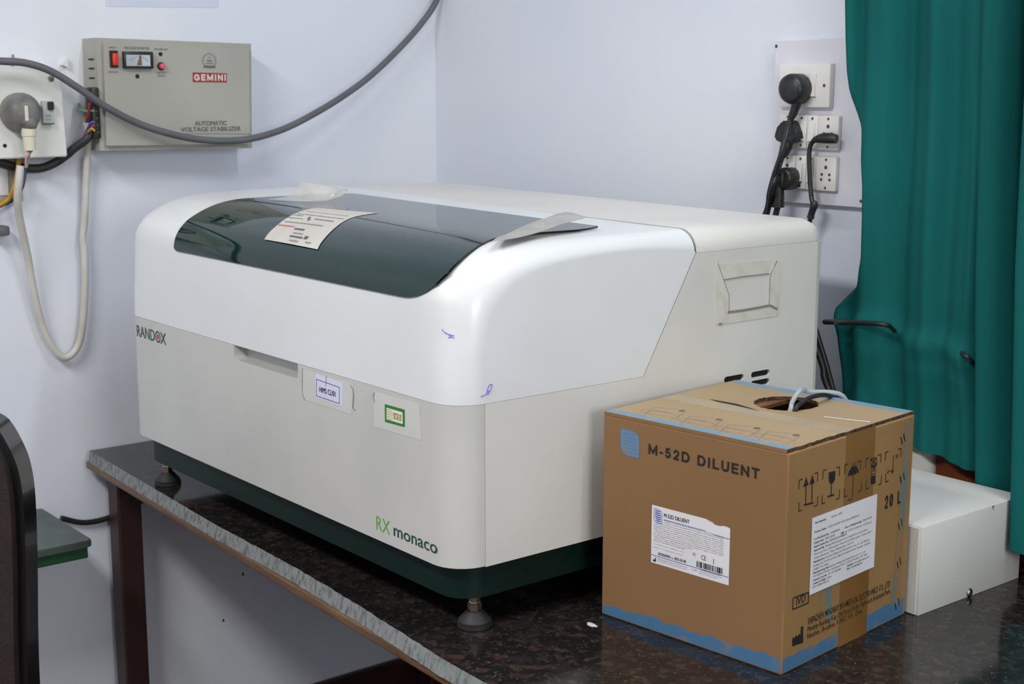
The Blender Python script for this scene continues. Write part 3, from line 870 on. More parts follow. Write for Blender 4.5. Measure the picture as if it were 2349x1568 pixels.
def flap(name, a0, a1, b0, b1, mats, hole=None, lift=None):
    bm = BM(); pts = []
    per = [(a0, b0), (a1, b0), (a1, b1), (a0, b1)]
    rr = random.Random(int(b0 * 1000) + 5)
    out = []
    for (xa, ya), (xb, yb) in zip(per, per[1:] + per[:1]):
        for i in range(16):
            t = i / 16; j = rr.uniform(-1, 1) * (0.0013 if xa == xb and i else 0.0003)
            out.append((xa + (xb - xa) * t + (j if xa == xb else 0), ya + (yb - ya) * t))
    lf = lift or (lambda a, b: 0.0)
    if hole:
        c, ra, rb = hole; n = 64; inn = []
        for k in range(n):
            th = 2 * PI * k / n; j = 1 + rr.uniform(-0.05, 0.02); inn.append((c[0] + ra * j * math.cos(th), c[1] + rb * j * math.sin(th)))
        # outer loop resampled by angle so that bridging stays regular
        out2 = []
        for k in range(n):
            th = 2 * PI * k / n; dx, dy = math.cos(th), math.sin(th)
            tx = ((a1 if dx > 0 else a0) - c[0]) / dx if abs(dx) > 1e-9 else 1e9; ty = ((b1 if dy > 0 else b0) - c[1]) / dy if abs(dy) > 1e-9 else 1e9
            t = min(tx, ty); out2.append((c[0] + dx * t, c[1] + dy * t))
        for cx, cy in per:                               # snap nearest sample to the corner
            k = min(range(n), key=lambda i: (out2[i][0] - cx) ** 2 + (out2[i][1] - cy) ** 2); out2[k] = (cx, cy)
        lv = {}
        for nm, L in (('o', out2), ('i', inn)):
            for z in (0, 1): lv[nm, z] = [bm.verts.new(CT.pt(a, b, (-T_ if z == 0 else 0) + lf(a, b))) for a, b in L]
        for k in range(n):
            q = (k + 1) % n
            bm.faces.new((lv['o', 1][k], lv['o', 1][q], lv['i', 1][q], lv['i', 1][k]))
            bm.faces.new((lv['o', 0][k], lv['i', 0][k], lv['i', 0][q], lv['o', 0][q]))
            bm.faces.new((lv['o', 0][k], lv['o', 0][q], lv['o', 1][q], lv['o', 1][k])).material_index = 1
            bm.faces.new((lv['i', 0][k], lv['i', 1][k], lv['i', 1][q], lv['i', 0][q])).material_index = 1
    else:
        prism(bm, out, lambda a, b: CT.pt(a, b, -T_ + lf(a, b)), lambda a, b: CT.pt(a, b, lf(a, b)))
        for f in bm.faces:
            if len(f.verts) == 4:
                q = f.calc_center_median() - CT.P; f.material_index = 2 if abs(q.dot(CT.v) - b0) < 0.002 and b0 < 0.01 else 1
    return obj(name, bm, mats, CA)


flap('top_flap', 0.001, CS - 0.002, 0.0, slit - 0.001, [M['cardtop'], M['cardedge'], M['card']])
flap('top_flap', 0.001, CS - 0.002, slit + 0.001, CS - 0.0005, [M['cardtop'], M['cardedge']], (hc, hra, hrb))
bm = BM()                                                       # inner minor flaps seen through the hole
boxf(bm, CT, 0.004, 0.115, 0.006, CS - 0.006, -2 * T_ - 0.001, -T_ - 0.0005)
boxf(bm, CT, CS - 0.115, CS - 0.004, 0.006, CS - 0.006, -2 * T_ - 0.001, -T_ - 0.0005)
obj('inner_flap', bm, M['cardin'], CA)
bm = BM(); lo_ = 0.03
boxf(bm, CT, 0.012, CS - 0.012, 0.012, CS - 0.012, -CH + 0.008, -0.075, 0.02, 3)
obj('liner_bag', bm, M['cardin'], CA, 40)


def strip(name, pl, pts, m, d0=0.00004, d1=0.00014, parent=None, label=None):
    bm = BM(); pprism(bm, pl, pts, d0, d1); return obj(name, bm, m, parent or CA, label=label)


strip('blue_edge_band', CT, [(0.002, 0.0008), (CS - 0.0025, 0.0008), (CS - 0.0025, 0.014), (0.002, 0.016)], M['bprint'], label='worn light blue edge stripe')
strip('blue_edge_band', CT, [(0.006, CS - 0.020), (CS - 0.004, CS - 0.018), (CS - 0.004, CS - 0.001), (0.006, CS - 0.001)], M['bprint'], label='worn light blue edge stripe')
strip('blue_edge_band', CF, [(0.003, 0.002), (CS - 0.002, 0.002)] + [(CS - 0.002 - (CS - 0.005) * k / 24, 0.020 - 0.004 * k / 24 + rc.uniform(-0.0022, 0.0022)) for k in range(25)], M['bprint2'], label='blue stripe along the bottom edge')
strip('blue_edge_band', CR, [(0.002, 0.002), (CS - 0.006, 0.002)] + [(CS - 0.006 - (CS - 0.008) * k / 24, 0.026 - 0.008 * k / 24 + rc.uniform(-0.0025, 0.0025)) for k in range(25)], M['bprint2'], label='blue stripe along the bottom edge')
strip('blue_edge_band', CR, [(CS - 0.036, 0.02), (CS - 0.016, 0.02), (CS - 0.010, CH - 0.01), (CS - 0.022, CH - 0.01)], M['bprint3'], 0.00016, 0.00022, label='rubbed blue streak')
strip('blue_edge_band', CR, [CR.px(*q) for q in ((1880, 1432), (1908, 1420), (1906, 1340), (1880, 1350))], M['bprint3'], 0.00016, 0.00022, label='rubbed blue streak')
# clear tape over the slit, brown tape down the right side
strip('packing_tape', CT, [(0.003, slit - 0.03), (CS - 0.002, slit - 0.030), (CS - 0.002, slit + 0.022), (0.003, slit + 0.022)][:0] or [(0.003, slit - 0.028), (CS - 0.002, slit - 0.028), (CS - 0.002, slit + 0.004), (0.003, slit + 0.004)], M['dusttape'], 0.00004, 0.00014)
tp = [CR.px(*q) for q in ((1939, 1062), (2006, 1040), (2004, 985), (1940, 1008))]
strip('brown_tape', CR, [(tp[0][0], 0.0), (tp[1][0], 0.0), (tp[1][0], CH - 0.003), (tp[0][0], CH - 0.003)], M['btape'], 0.00015, 0.00021)
bm = BM(); poly(bm, CT, [CT.px(*q) for q in ((1890, 957), (1940, 963), (1996, 969))], 0.0022, 0.0006, 0.0012)
obj('white_tie', bm, M['swp'], CA, label='thin white strip')
strip('slit_line', CT, [CT.px(*q) for q in ((1628, 916), (1690, 927), (1742, 943), (1690, 930), (1650, 922))], M['dark'], 0.0006, 0.0008)
# front print
bm = BM(); stroke_text(bm, 'M-52D DILUENT', CF, (1488, 1040), (1489, 1017), (1742, 1101), 0.205, 0.0005, 0.22)
obj('front_lettering', bm, M['ink'], CA)
LG = [CF.px(*q) for q in ((1424, 1041), (1467, 1048), (1468, 1005), (1450, 988), (1424, 982))]


def leaf_logo(pl, a0, a1, b0, b1, d, mo, mb, parent, nm='leaf_logo'):
    r = (a1 - a0) * 0.42
    def shape(i):
        x0, x1, y0, y1 = a0 + i, a1 - i, b0 + i, b1 - i; rr_ = r - i * 0.6
        o = [(x0, y1)]
        o += [(x1 - rr_ + rr_ * math.sin(t / 6 * PI / 2), y1 - rr_ + rr_ * math.cos(t / 6 * PI / 2)) for t in range(7)]
        o += [(x1, y0)]
        o += [(x0 + rr_ - rr_ * math.sin(t / 6 * PI / 2), y0 + rr_ - rr_ * math.cos(t / 6 * PI / 2)) for t in range(7)]
        return o
    bm = BM(); wv = (a1 - a0) * 0.045
    O, I = shape(0), shape(wv)
    vo = [bm.verts.new(pl.pt(*p, d)) for p in O]; vi = [bm.verts.new(pl.pt(*p, d)) for p in I]
    for k in range(len(O)): bm.faces.new((vo[k], vo[(k + 1) % len(O)], vi[(k + 1) % len(O)], vi[k]))
    n = 6; hb = (b1 - b0)
    for k in range(n):
        y = b0 + hb * (0.15 + 0.70 * k / (n - 1)); x0 = a0 + (a1 - a0) * (0.15 + 0.12 * max(0, 1 - k / 2)); x1 = a1 - (a1 - a0) * (0.14 + 0.12 * max(0, (k - 3) / 2))
        q = [pl.pt(x0, y - hb * 0.038, d), pl.pt(x1, y - hb * 0.038, d), pl.pt(x1, y + hb * 0.038, d), pl.pt(x0, y + hb * 0.038, d)]
        f = bm.faces.new([bm.verts.new(p) for p in q]); f.material_index = 1
    return obj(nm, bm, [mo, mb], parent)


x0 = min(p[0] for p in LG); x1 = max(p[0] for p in LG); y0, y1 = CF.px(1445, 1046)[1], CF.px(1437, 984)[1]
M['bl_bg'] = worn('blue_logo_ground', (112, 132, 146), (146, 124, 98), 30, 0.55, 0.15)
bm = BM(); rl = (x1 - x0) * 0.40
o_ = [(x0, y1)] + [(x1 - rl + rl * math.sin(t / 6 * PI / 2), y1 - rl + rl * math.cos(t / 6 * PI / 2)) for t in range(7)] + [(x1, y0)] + [(x0 + rl - rl * math.sin(t / 6 * PI / 2), y0 + rl - rl * math.cos(t / 6 * PI / 2)) for t in range(7)]
pprism(bm, CF, o_, 0.0002, 0.0004); LGO = obj('leaf_logo', bm, M['bl_bg'], CA)
M['bl_ln'] = mat('blue_logo_line', (84, 128, 172), 0.7)
leaf_logo(CF, x0, x1, y0, y1, 0.0006, M['bl_ln'], M['bl_ln'], LGO, 'logo_lines')
# front label with torn corner
LQ = {k: CF.px(*q) for k, q in dict(tl=(1497, 1157), bl=(1494, 1290), br=(1672, 1340), r2=(1676, 1212), t1=(1625, 1191)).items()}
la0, la1, lb0, lb1 = LQ['bl'][0], LQ['br'][0], (LQ['bl'][1] + LQ['br'][1]) / 2, LQ['tl'][1]
tx_, ty_ = LQ['t1']; tyr = LQ['r2'][1]
pts = [(la0, lb0), (la1, lb0), (la1, tyr)]
rt = random.Random(2)
for k in range(5): pts.append((la1 - (la1 - tx_) * (k + 1) / 6 * 0.95, tyr + rt.uniform(-0.0005, 0.0012)))
for k in range(6): pts.append((tx_ + (0.010 if k % 2 == 0 else -0.003) * (1 - k / 7) - 0.002, tyr + 0.002 + (lb1 - tyr - 0.002) * k / 6))
pts += [(tx_ - 0.004, lb1), (la0, lb1)]
bm = BM(); pprism(bm, CF, pts, 0.0003, 0.0007); FL = obj('product_label', bm, M['label'], CA, label='white product label with a torn corner')
LWd, LHt = la1 - la0, lb1 - lb0
f_ = lambda u, v: (la0 + LWd * u, lb0 + LHt * v)
bm = BM()
for v_ in (0.80, 0.135):
    u1_ = 1.0 if v_ < 0.5 else 0.70
    bar(bm, CF, f_(0.16 if v_ > .5 else 0.0, v_), f_(u1_, v_), 0.0007, 0.0008, 0.0010)
bar(bm, CF, f_(0.80, 0.80 - .03), f_(1.0, 0.80 - .03), 0.0006, 0.0008, 0.0010)
obj('label_rule', bm, M['blueink'], FL)
leaf_logo(CF, *[f_(0.03, 0)[0], f_(0.14, 0)[0], f_(0, 0.715)[1], f_(0, 0.955)[1]], 0.0010, M['blueink'], M['blueink'], FL, 'label_logo')
bm = BM(); q_ = f_(0.165, 0.845); text(bm, 'M-52D DILUENT', CF, *q_, LWd * 0.33, LHt * 0.07, 0.0010, 0.02)
obj('label_heading', bm, M['ink'], FL); bm = BM()
text(bm, '2023020902', CF, *f_(0.095, 0.165), LWd * 0.165, LHt * 0.048, 0.0010, 0.02)
text(bm, '2025-02-08', CF, *f_(0.31, 0.165), LWd * 0.15, LHt * 0.048, 0.0010, 0.02)
obj('lot_lettering', bm, M['ink'], FL); bm = BM()
text(bm, 'CE', CF, *f_(0.655, 0.30), LWd * 0.06, LHt * 0.085, 0.0010, 0.0)
obj('ce_mark', bm, M['ink'], FL); bm = BM()
rb_ = random.Random(9); u = 0.605
while u < 0.93:
    wdt = rb_.choice((0.004, 0.004, 0.008, 0.012)); bar(bm, CF, f_(u, 0.155), f_(u, 0.255), LWd * wdt, 0.0008, 0.0010); u += wdt + rb_.choice((0.004, 0.006, 0.010))
text(bm, '(01)06936415975296', CF, *f_(0.65, 0.118), LWd * 0.25, LHt * 0.026, 0.0010, 0.01)
obj('barcode', bm, M['ink'], FL); bm = BM()
pprism(bm, CF, [f_(0.03, .03), f_(.065, .03), f_(.065, .105), f_(.055, .105), f_(.055, .06), f_(.05, .07), f_(.045, .06), f_(.04, .07), f_(.035, .06), f_(.03, .07)], 0.0008, 0.0010)
obj('factory_symbol', bm, M['ink'], FL); bm = BM()
bar(bm, CF, f_(0.81, 0.28), f_(0.81, 0.37), 0.0007, 0.0008, 0.0010)
obj('temperature_symbol', bm, M['ink'], FL); bm = BM()
for q0, q1 in (((.275, .17), (.295, .17)), ((.275, .17), (.275, .19)), ((.295, .17), (.295, .19))): bar(bm, CF, f_(*q0), f_(*q1), 0.0006, 0.0008, 0.0010)
obj('expiry_symbol', bm, M['ink'], FL)
para = ['M-52 diluent is used in BC analyzers to dilute blood samples for counting and sizing of blood cells.',
        'by Mindray. It is stable, isotonic diluent for accurate impedance and haemoglobin measurement.',
        'Le diluant M-52 s utilise dans les analyseurs BC pour diluer les prelevements sanguins et compter les cellules',
        'par Mindray. Il est stable, isotonique et assure une mesure fiable de la concentration en hemoglobine.',
        'El diluyente M-52 se usa en los analizadores BC para diluir las muestras de sangre en el recuento celular,',
        'fabricado por Mindray. Es estable, isotonico y sirve para medir la concentracion de hemoglobina.',
        'O diluente M-52 destina-se aos analisadores BC para diluir amostras de sangue e contar as celulas',
        'por Mindray. Permite medir com precisao a concentracao de hemoglobina nas amostras.',
        'Das Verduennungsmittel M-52 wird in BC Geraeten zum Verduennen der Blutproben verwendet, um Zellen zu zaehlen',
        'Il diluente M-52 serve negli analizzatori BC per diluire i campioni di sangue e contare le cellule.',
        'Cytologie: utiliser selon le mode d emploi.', 'Ingredients: Sodium chloride, sodium sulphate, buffer.']
bm = BM()
for k, s in enumerate(para):
    u0 = 0.165 if k < 2 else 0.035; full = 0.93 if k < 10 else (0.55 if k == 10 else 0.45)
    text(bm, s, CF, *f_(u0, 0.775 - 0.0345 * k - (0.005 if k >= 2 else 0)), LWd * (full - u0), LHt * 0.019, 0.0010, 0.012)
text(bm, 'SHENZHEN MINDRAY BIO-MEDICAL ELECTRONICS CO., LTD', CF, *f_(0.08, 0.085), LWd * 0.40, LHt * 0.018, 0.0010)
text(bm, 'Mindray Building, Keji 12th Road South, Nanshan, Shenzhen', CF, *f_(0.08, 0.055), LWd * 0.40, LHt * 0.016, 0.0010)
text(bm, 'EC REP', CF, *f_(0.545, 0.075), LWd * 0.06, LHt * 0.03, 0.0010)
text(bm, 'Shanghai International Holding Corp. GmbH', CF, *f_(0.63, 0.085), LWd * 0.29, LHt * 0.018, 0.0010)
text(bm, 'Eiffestrasse 80, Hamburg, Germany', CF, *f_(0.63, 0.055), LWd * 0.23, LHt * 0.018, 0.0010)
text(bm, 'Keep away from direct sunlight, store closed.', CF, *f_(0.035, 0.335), LWd * 0.40, LHt * 0.018, 0.0010)
text(bm, 'Stable for 60 days after opening.', CF, *f_(0.035, 0.275), LWd * 0.38, LHt * 0.018, 0.0010)
text(bm, 'IVD', CF, *f_(0.545, 0.325), LWd * 0.04, LHt * 0.06, 0.0010)
obj('label_small_print', bm, M['faint'], FL)
# right side print
bm = BM()
def BL(x, y): return CR.px(x, y)
stroke_text(bm, '20 L', CR, (2029, 1167), (2030, 1137), (2065, 1155), 0.16, 0.0005); obj('volume_lettering', bm, M['ink'], CA); bm = BM()
for cx, y0_, y1_ in ((1848, 1155, 1099), (1862, 1149, 1094)):     # up arrows
    p, q = BL(cx, y0_), BL(cx + 1, y1_); bar(bm, CR, p, (q[0], q[1] - 0.006), 0.0018)
    pprism(bm, CR, [(q[0] - 0.0055, q[1] - 0.008), (q[0] + 0.0055, q[1] - 0.008), (q[0], q[1] + 0.003)], 0, 0.0003)
bar(bm, CR, BL(1844, 1158), BL(1866, 1152), 0.0022)
obj('this_way_up_symbol', bm, M['ink'], CA); bm = BM()
# glass
g = [BL(*q) for q in ((1901, 1083), (1916, 1079), (1915, 1100), (1910, 1108), (1903, 1108), (1901, 1100))]; pprism(bm, CR, g, 0, 0.0003)
bar(bm, CR, BL(1907, 1106), BL(1906, 1136), 0.0018); bar(bm, CR, BL(1898, 1138.5), BL(1913, 1134), 0.0022)
obj('fragile_symbol', bm, M['ink'], CA); bm = BM()
# umbrella
c = BL(1957, 1090); rad = 0.0125
pts = [(c[0] + rad * math.cos(t / 10 * PI), c[1] + rad * 0.95 * math.sin(t / 10 * PI)) for t in range(11)]
pts += [(c[0] - rad + rad * 2 / 6 * k, c[1] + (0.0022 if k % 2 else 0)) for k in range(1, 6)]
pprism(bm, CR, pts, 0, 0.0003)
bar(bm, CR, (c[0], c[1] + 0.014), (c[0], c[1] - 0.026), 0.0014); poly(bm, CR, [(c[0] - 0.0045 + 0.0045 * math.cos(t), c[1] - 0.026 + 0.0045 * math.sin(t)) for t in (0, -.8, -1.57, -2.3, -3.0)], 0.0013)
for k in range(4): p = BL(1953 + 4 * k, 1072 - k); bar(bm, CR, p, (p[0] + 0.002, p[1] + 0.006), 0.0009)
obj('keep_dry_symbol', bm, M['ink'], CA); bm = BM()
q = [BL(1997, 1052), BL(2010, 1049), BL(2011, 1066), BL(1998, 1070)]; poly(bm, CR, q + [q[0]], 0.0012); bar(bm, CR, q[0], q[2], 0.0018); bar(bm, CR, q[1], q[3], 0.0018)
q = [BL(1998, 1072), BL(2008, 1069), BL(2008, 1085), BL(1998, 1088)]; poly(bm, CR, q + [q[0]], 0.0010); text(bm, '8', CR, q[3][0] + .0025, q[3][1] + .003, None, 0.009, 0.0003)
pprism(bm, CR, [BL(1997, 1092), BL(2008, 1089), BL(2008, 1108), BL(1997, 1111)], 0, 0.0003)
obj('stacking_symbol', bm, M['ink'], CA); bm = BM()
# thermometer
bar(bm, CR, BL(2048, 1083), BL(2049, 1043), 0.0012); pprism(bm, CR, circ(*BL(2047, 1081), 0.0022, 10), 0, 0.0003)
text(bm, '30', CR, *BL(2053, 1052), None, 0.006, 0.0003); text(bm, '2', CR, *BL(2035, 1085), None, 0.005, 0.0003)
poly(bm, CR, [BL(2035, 1083), BL(2041, 1080), BL(2045, 1079)], 0.0008)
obj('temperature_symbol', bm, M['ink'], CA); bm = BM()
for x, y, s in ((1833, 1101, 'tl'), (1832, 1172, 'bl'), (1876, 1083, 'tr'), (1888, 1079, 'tl'), (1875, 1158, 'br'), (1885, 1155, 'bl'), (1926, 1070, 'tr'), (1938, 1066, 'tl'), (1925, 1142, 'br'), (1936, 1139, 'bl'),
                (1974, 1056, 'tr'), (1986, 1052, 'tl'), (1975, 1125, 'br'), (1986, 1121, 'bl'), (2021, 1041, 'tr'), (2031, 1037, 'tl'), (2021, 1109, 'br'), (2031, 1105, 'bl'), (2067, 1028, 'tr')):
    p = BL(x, y); L_ = 0.0095
    sx = 1 if 'l' in s else -1; sy = -1 if 't' in s else 1
    bm = BM(); bar(bm, CR, p, (p[0] + sx * L_ * .75, p[1]), 0.0013); bar(bm, CR, p, (p[0], p[1] + sy * L_ * 1.15), 0.0013); obj('corner_mark', bm, M['ink'], CA)
for x, y in ((2068, 1010), (2074, 1003), (2066, 1100), (2073, 1092), (2062, 1207), (2068, 1197), (2059, 1295), (2065, 1286), (2054, 1390), (2061, 1379)):
    p = BL(x, y); bm = BM(); bar(bm, CR, (p[0] - .002, p[1] + .005), (p[0] + .002, p[1] - .005), 0.0022); obj('stroke_mark', bm, M['ink'], CA)
bm = BM()
q = [BL(1818, 1397), BL(1854, 1382), BL(1854, 1358), BL(1819, 1371)]; poly(bm, CR, q + [q[0]], 0.0016)
fit_text(bm, 'IVD', CR, (1826, 1388), (1827, 1370), (1847, 1380), 0.0005, 0.004)
obj('ivd_mark', bm, M['ink'], CA); bm = BM()
q = [(1817, 1482), (1842, 1473), (1842, 1435), (1837, 1437), (1836, 1457), (1833, 1452), (1830, 1460), (1826, 1455), (1823, 1463), (1820, 1460), (1817, 1466)]
pprism(bm, CR, [BL(*p) for p in q], 0, 0.0003)
obj('factory_symbol', bm, M['ink'], CA); bm = BM()
def line_on(s, p0, p1, h, bold=0.0):
    a = BL(*p0); b = BL(*p1); rot = math.atan2(b[1] - a[1], b[0] - a[0]) if False else 0.0
    text(bm, s, CR, a[0], a[1], b[0] - a[0], h, 0.0004, bold)


line_on('SHENZHEN MINDRAY BIO-MEDICAL ELECTRONICS CO., LTD', (1852.5, 1432), (2041, 1355), 0.0085, 0.006)
line_on('Mindray Building, Keji 12th Road South, High-tech Industrial Park,', (1852, 1449), (2042, 1372), 0.0072)
line_on('Nanshan, Shenzhen, 518057, P.R. China', (1851, 1465), (1977, 1414), 0.0072)
obj('address_lettering', bm, M['ink'], CA)
# right label
q = {k: CR.px(*p) for k, p in dict(tl=(1862, 1189), tr=(2011, 1131), br=(2010, 1298), bl=(1862, 1359)).items()}
a0, a1 = q['tl'][0], q['tr'][0]; b0, b1 = (q['bl'][1] + q['br'][1]) / 2, (q['tl'][1] + q['tr'][1]) / 2
bm = BM(); pprism(bm, CR, [(a0, b0), (a1, b0), (a1, b1), (a0, b1)], 0.0006, 0.0010); SL = obj('import_label', bm, M['label'], CA, label='white import label with rows of print')
W_, H_ = a1 - a0, b1 - b0
bm = BM(); bmb = BM()
rowsL = [(.915, 'Net Quantity', .04, .16, '', 0, 0), (.915, '', 0, 0, '20 Liter/1 UNIT', .28, .17), (.795, 'Product Name', .04, .17, 'M-52D DILUENT M-52D diluent(INDI)20Lx1', .24, .48),
         (.705, 'Lot No./Serial No.', .04, .22, '2023020902', .28, .14), (.70, 'Date of Manufacturing', .50, .26, '2023-02-09', .78, .14), (.655, 'Expiry Date', .04, .14, '2025-02-08', .20, .14), (.64, 'MRP', .44, .05, 'Rs. 7159.00 (inclusive of all taxes)', .51, .41),
         (.605, 'Import License No.', .04, .21, 'IMP/IVD/2019/000054', .27, .26), (.555, 'Imported By', .04, .15, 'Mindray Medical India Pvt Ltd. (Gala No.06, Ground Floor,', .21, .66), (.505, '', 0, 0, 'Warehouse No.2, V-Jain Logistics India Pvt Ltd, BGR Logistics Complex, And', .04, .88),
         (.455, '', 0, 0, 'Vahuli, Bhiwandi, Thane Maharashtra 421101', .04, .60), (.405, 'Manufacturer', .04, .17, 'Shenzhen Mindray Bio-Medical Electronics Co., Ltd, Mindray', .22, .68), (.355, '', 0, 0, 'Building, Keji 12th Road South, High-Tech Industrial Park, Nanshan, Shenzhen', .04, .88),
         (.305, '', 0, 0, '518057, P.R. China', .04, .23), (.26, 'Manufacturing Site', .04, .23, 'Shenzhen Mindray Bio-Medical Electronics Co., Ltd', .28, .56), (.215, '', 0, 0, '1203 Nanhuan Avenue, Guangming District, 518106 Shenzhen, P.R. China', .04, .84), (.165, 'Customer Care No.', .04, .21, '+91 124 4632468', .26, .20),
         (.165, 'Email ID', .56, .09, 'service@mindray.com', .66, .25), (.12, 'Country of Origin', .04, .19, 'China', .25, .07), (.12, 'PN', .56, .04, '105-000000-00', .62, .18), (.075, '', 0, 0, '047-043081-00(1.0)', .04, .24)]
for v_, s1, u1_, w1, s2, u2_, w2 in rowsL:
    if s1: text(bmb, s1, CR, a0 + W_ * u1_, b0 + H_ * v_, W_ * w1, H_ * 0.026, 0.0013, 0.02)
    if s2: text(bm, s2, CR, a0 + W_ * u2_, b0 + H_ * v_, W_ * w2, H_ * 0.026, 0.0013, 0.0)
obj('label_bold_print', bmb, M['ink'], SL); obj('label_small_print', bm, M['greyink'], SL)
# faint unpacking drawings on the front flap
bm = BM()
for (x, y) in ((1568, 942), (1653, 962), (1740, 982), (1830, 998)):
    obj('step_number_dot', pprism(BM(), CT, circ(*CT.px(x - 4, y), 0.0042, 14), 0.0002, 0.0005), M['greyink'], CA)
    p = CT.px(x - 55, y + 6)
    for k in range(2): poly(bm, CT, [(p[0] + 0.030 * math.cos(t / 9 * PI * 1.5 + k) * (1 - .4 * k), p[1] + 0.012 * math.sin(t / 9 * PI * 1.5 + k) * (1 - .3 * k)) for t in range(10)], 0.0006, 0.0001, 0.0004)
    poly(bm, CT, [CT.px(x - 95, y + 14), CT.px(x - 70, y - 8), CT.px(x - 15, y - 4)], 0.0005, 0.0001, 0.0004)
    poly(bm, CT, [CT.px(x + 6, y + 2), CT.px(x - 22, y + 18), CT.px(x - 34, y + 17)], 0.0005, 0.0001, 0.0004)
obj('unpacking_drawing', bm, M['faint'], CA)

# tube and black line in the carton's hole
hp0 = CT.pt(hc[0] + 0.004, hc[1] - hrb * 0.55, -0.06)
P = [hp0] + [at(px, py, 1, CT.pt(hc[0], hc[1] + o_, 0).y) for px, py, o_ in ((1812, 944, -.03), (1816, 926, -.02), (1824, 910, -.005), (1835, 896, .01), (1845, 893, .03), (1855, 898, .05))]
P += [CT.pt(hc[0] + 0.030, CS + 0.012, 0.000), CT.pt(hc[0] + 0.034, CS + 0.020, -0.05), CT.pt(hc[0] + 0.034, CS + 0.020, -0.14)]
tag(obj('clear_tube', tube(BM(), P, 0.0032, 10, 6), M['tubing'], None, 60), 'clear plastic tube rising from the round hole in the carton', 'tube')
P = [hp0 + Vector((0.004, 0.008, 0))] + [at(px, py, 1, CT.pt(hc[0], hc[1] + o_, 0).y) for px, py, o_ in ((1823, 944, -.028), (1836, 926, -.015), (1855, 913, .005), (1880, 906, .03), (1900, 907, .06), (1922, 917, .09))] + [CT.pt(hc[0] + 0.085, CS + 0.022, -0.03), CT.pt(hc[0] + 0.085, CS + 0.024, -0.14)]
tag(obj('black_tube', tube(BM(), P, 0.0030, 10, 6), M['rubber'], None, 60), 'black tube curving out of the round hole in the carton', 'tube')

p = at(1357, 1433, 2, 0.0); bm = BM(); fl = [(0.009 * math.cos(t) * (1 + .25 * math.sin(3 * t)), 0.0045 * math.sin(t)) for t in [2 * PI * k / 12 for k in range(12)]]
prism(bm, fl, lambda a, b: p + Vector((a, b, 0.0003)), lambda a, b: p + Vector((a * .7, b * .7, 0.0016)))
tag(obj('paint_flake', bm, M['paper']), 'tiny pale flake lying on the granite in front of the carton', 'flake')

# ================================================================== white metal case
WB = thing('metal_case', 'low white enamelled metal case on the table behind the carton', 'case', (-1.17, 1.625, 0))
box_b = BM(); box(box_b, -1.318, -1.0385, 1.5095, 1.7445, 0.0, 0.1205, 0.0012, 2)
obj('case_body', box_b, M['boxw'], WB, 40)
bm = BM(); box(bm, -1.318, -1.0425, 1.5075, 1.5094, 0.0015, 0.118)
obj('front_plate', bm, M['side'], WB)
p = at(2223, 1358, 0, -1.0385); sw = obj('screw', lathe(BM(), (-1.0384, p.y, p.z), (1, 0, 0), [(0, 0.0062), (0.0015, 0.006), (0.003, 0.004), (0.0032, 0)], 18), M['chrome'], WB, 30)
bm = BM(); q = Plane((-1.0385, 0, 0), (0, 1, 0), (0, 0, 1)); bar(bm, q, q.px(2277, 1160), q.px(2278, 1168), 0.0012, 0.0001, 0.0004); bar(bm, q, q.px(2276, 1161), q.px(2281, 1160), 0.0012, 0.0001, 0.0004)
obj('scuff_mark', bm, M['greyink'], WB)

# plank and adapter behind the case
bm = BM(); box(bm, -1.222, -1.02, 1.800, 1.822, 0.0, 0.1585, 0.003)
tag(obj('wooden_plank', bm, M['plank']), 'red brown wooden plank against the wall under the curtain hem', 'plank')
bm = BM(); box(bm, -1.30, -1.2235, 1.796, 1.830, 0.0, 0.150, 0.010, 3)
tag(obj('plastic_block', bm, M['swp'], None, 40), 'pale plastic block between carton and wooden plank below the curtain', 'block')

# ================================================================== switchboard
YS = YB - 0.014
SB = thing('switchboard', 'white wall switchboard with three rows of switches and sockets beside the teal curtain', 'switchboard', (-1.42, YB, 0.49))
SP = Plane((0, YS, 0), (1, 0, 0), (0, 0, 1))
tlp, blp, brp = SP.px(1778, 93), SP.px(1769, 461), SP.px(1978, 478)
bm = BM(); pprism(bm, Plane((0, YB, 0), (1, 0, 0), (0, 0, 1)), [(blp[0], blp[1]), (-1.26, brp[1] + 0.001), (-1.26, tlp[1] + .002), (tlp[0], tlp[1])], 0.0005, YB - YS)
bmesh.ops.bevel(bm, geom=bm.edges[:], offset=0.001, segments=1, affect='EDGES')
obj('backing_board', bm, M['wboard'], SB)


def screw(pl, px, py, r, parent, m, d=0.0, name='screw'):
    a, b = pl.px(px, py); bm = BM(); lathe(bm, pl.pt(a, b, d), pl.n, [(0, r), (0.0006, r), (0.001, r * 0.7), (0.001, 0)], 12)
    return obj(name, bm, m, parent, 30)


screw(SP, 1781, 106, 0.0028, SB, M['brass']); screw(SP, 1770, 447, 0.0025, SB, M['brass']); screw(SP, 1975, 461, 0.0025, SB, M['brass'])
M['hole'] = mat('socket_hole', (70, 68, 60), 0.6)


def plate(px, d, name, parent=SB):
    q = [SP.px(*p) for p in px]                                  # bl, br, tr, tl
    a0 = (q[0][0] + q[3][0]) / 2; a1 = (q[1][0] + q[2][0]) / 2; b0 = (q[0][1] + q[1][1]) / 2; b1 = (q[2][1] + q[3][1]) / 2
    bm = BM(); boxf(bm, SP, a0, a1, b0, b1, 0, d, 0.0016, 2); o = obj(name, bm, M['swp'], parent, 40)
    return o, a0, a1, b0, b1


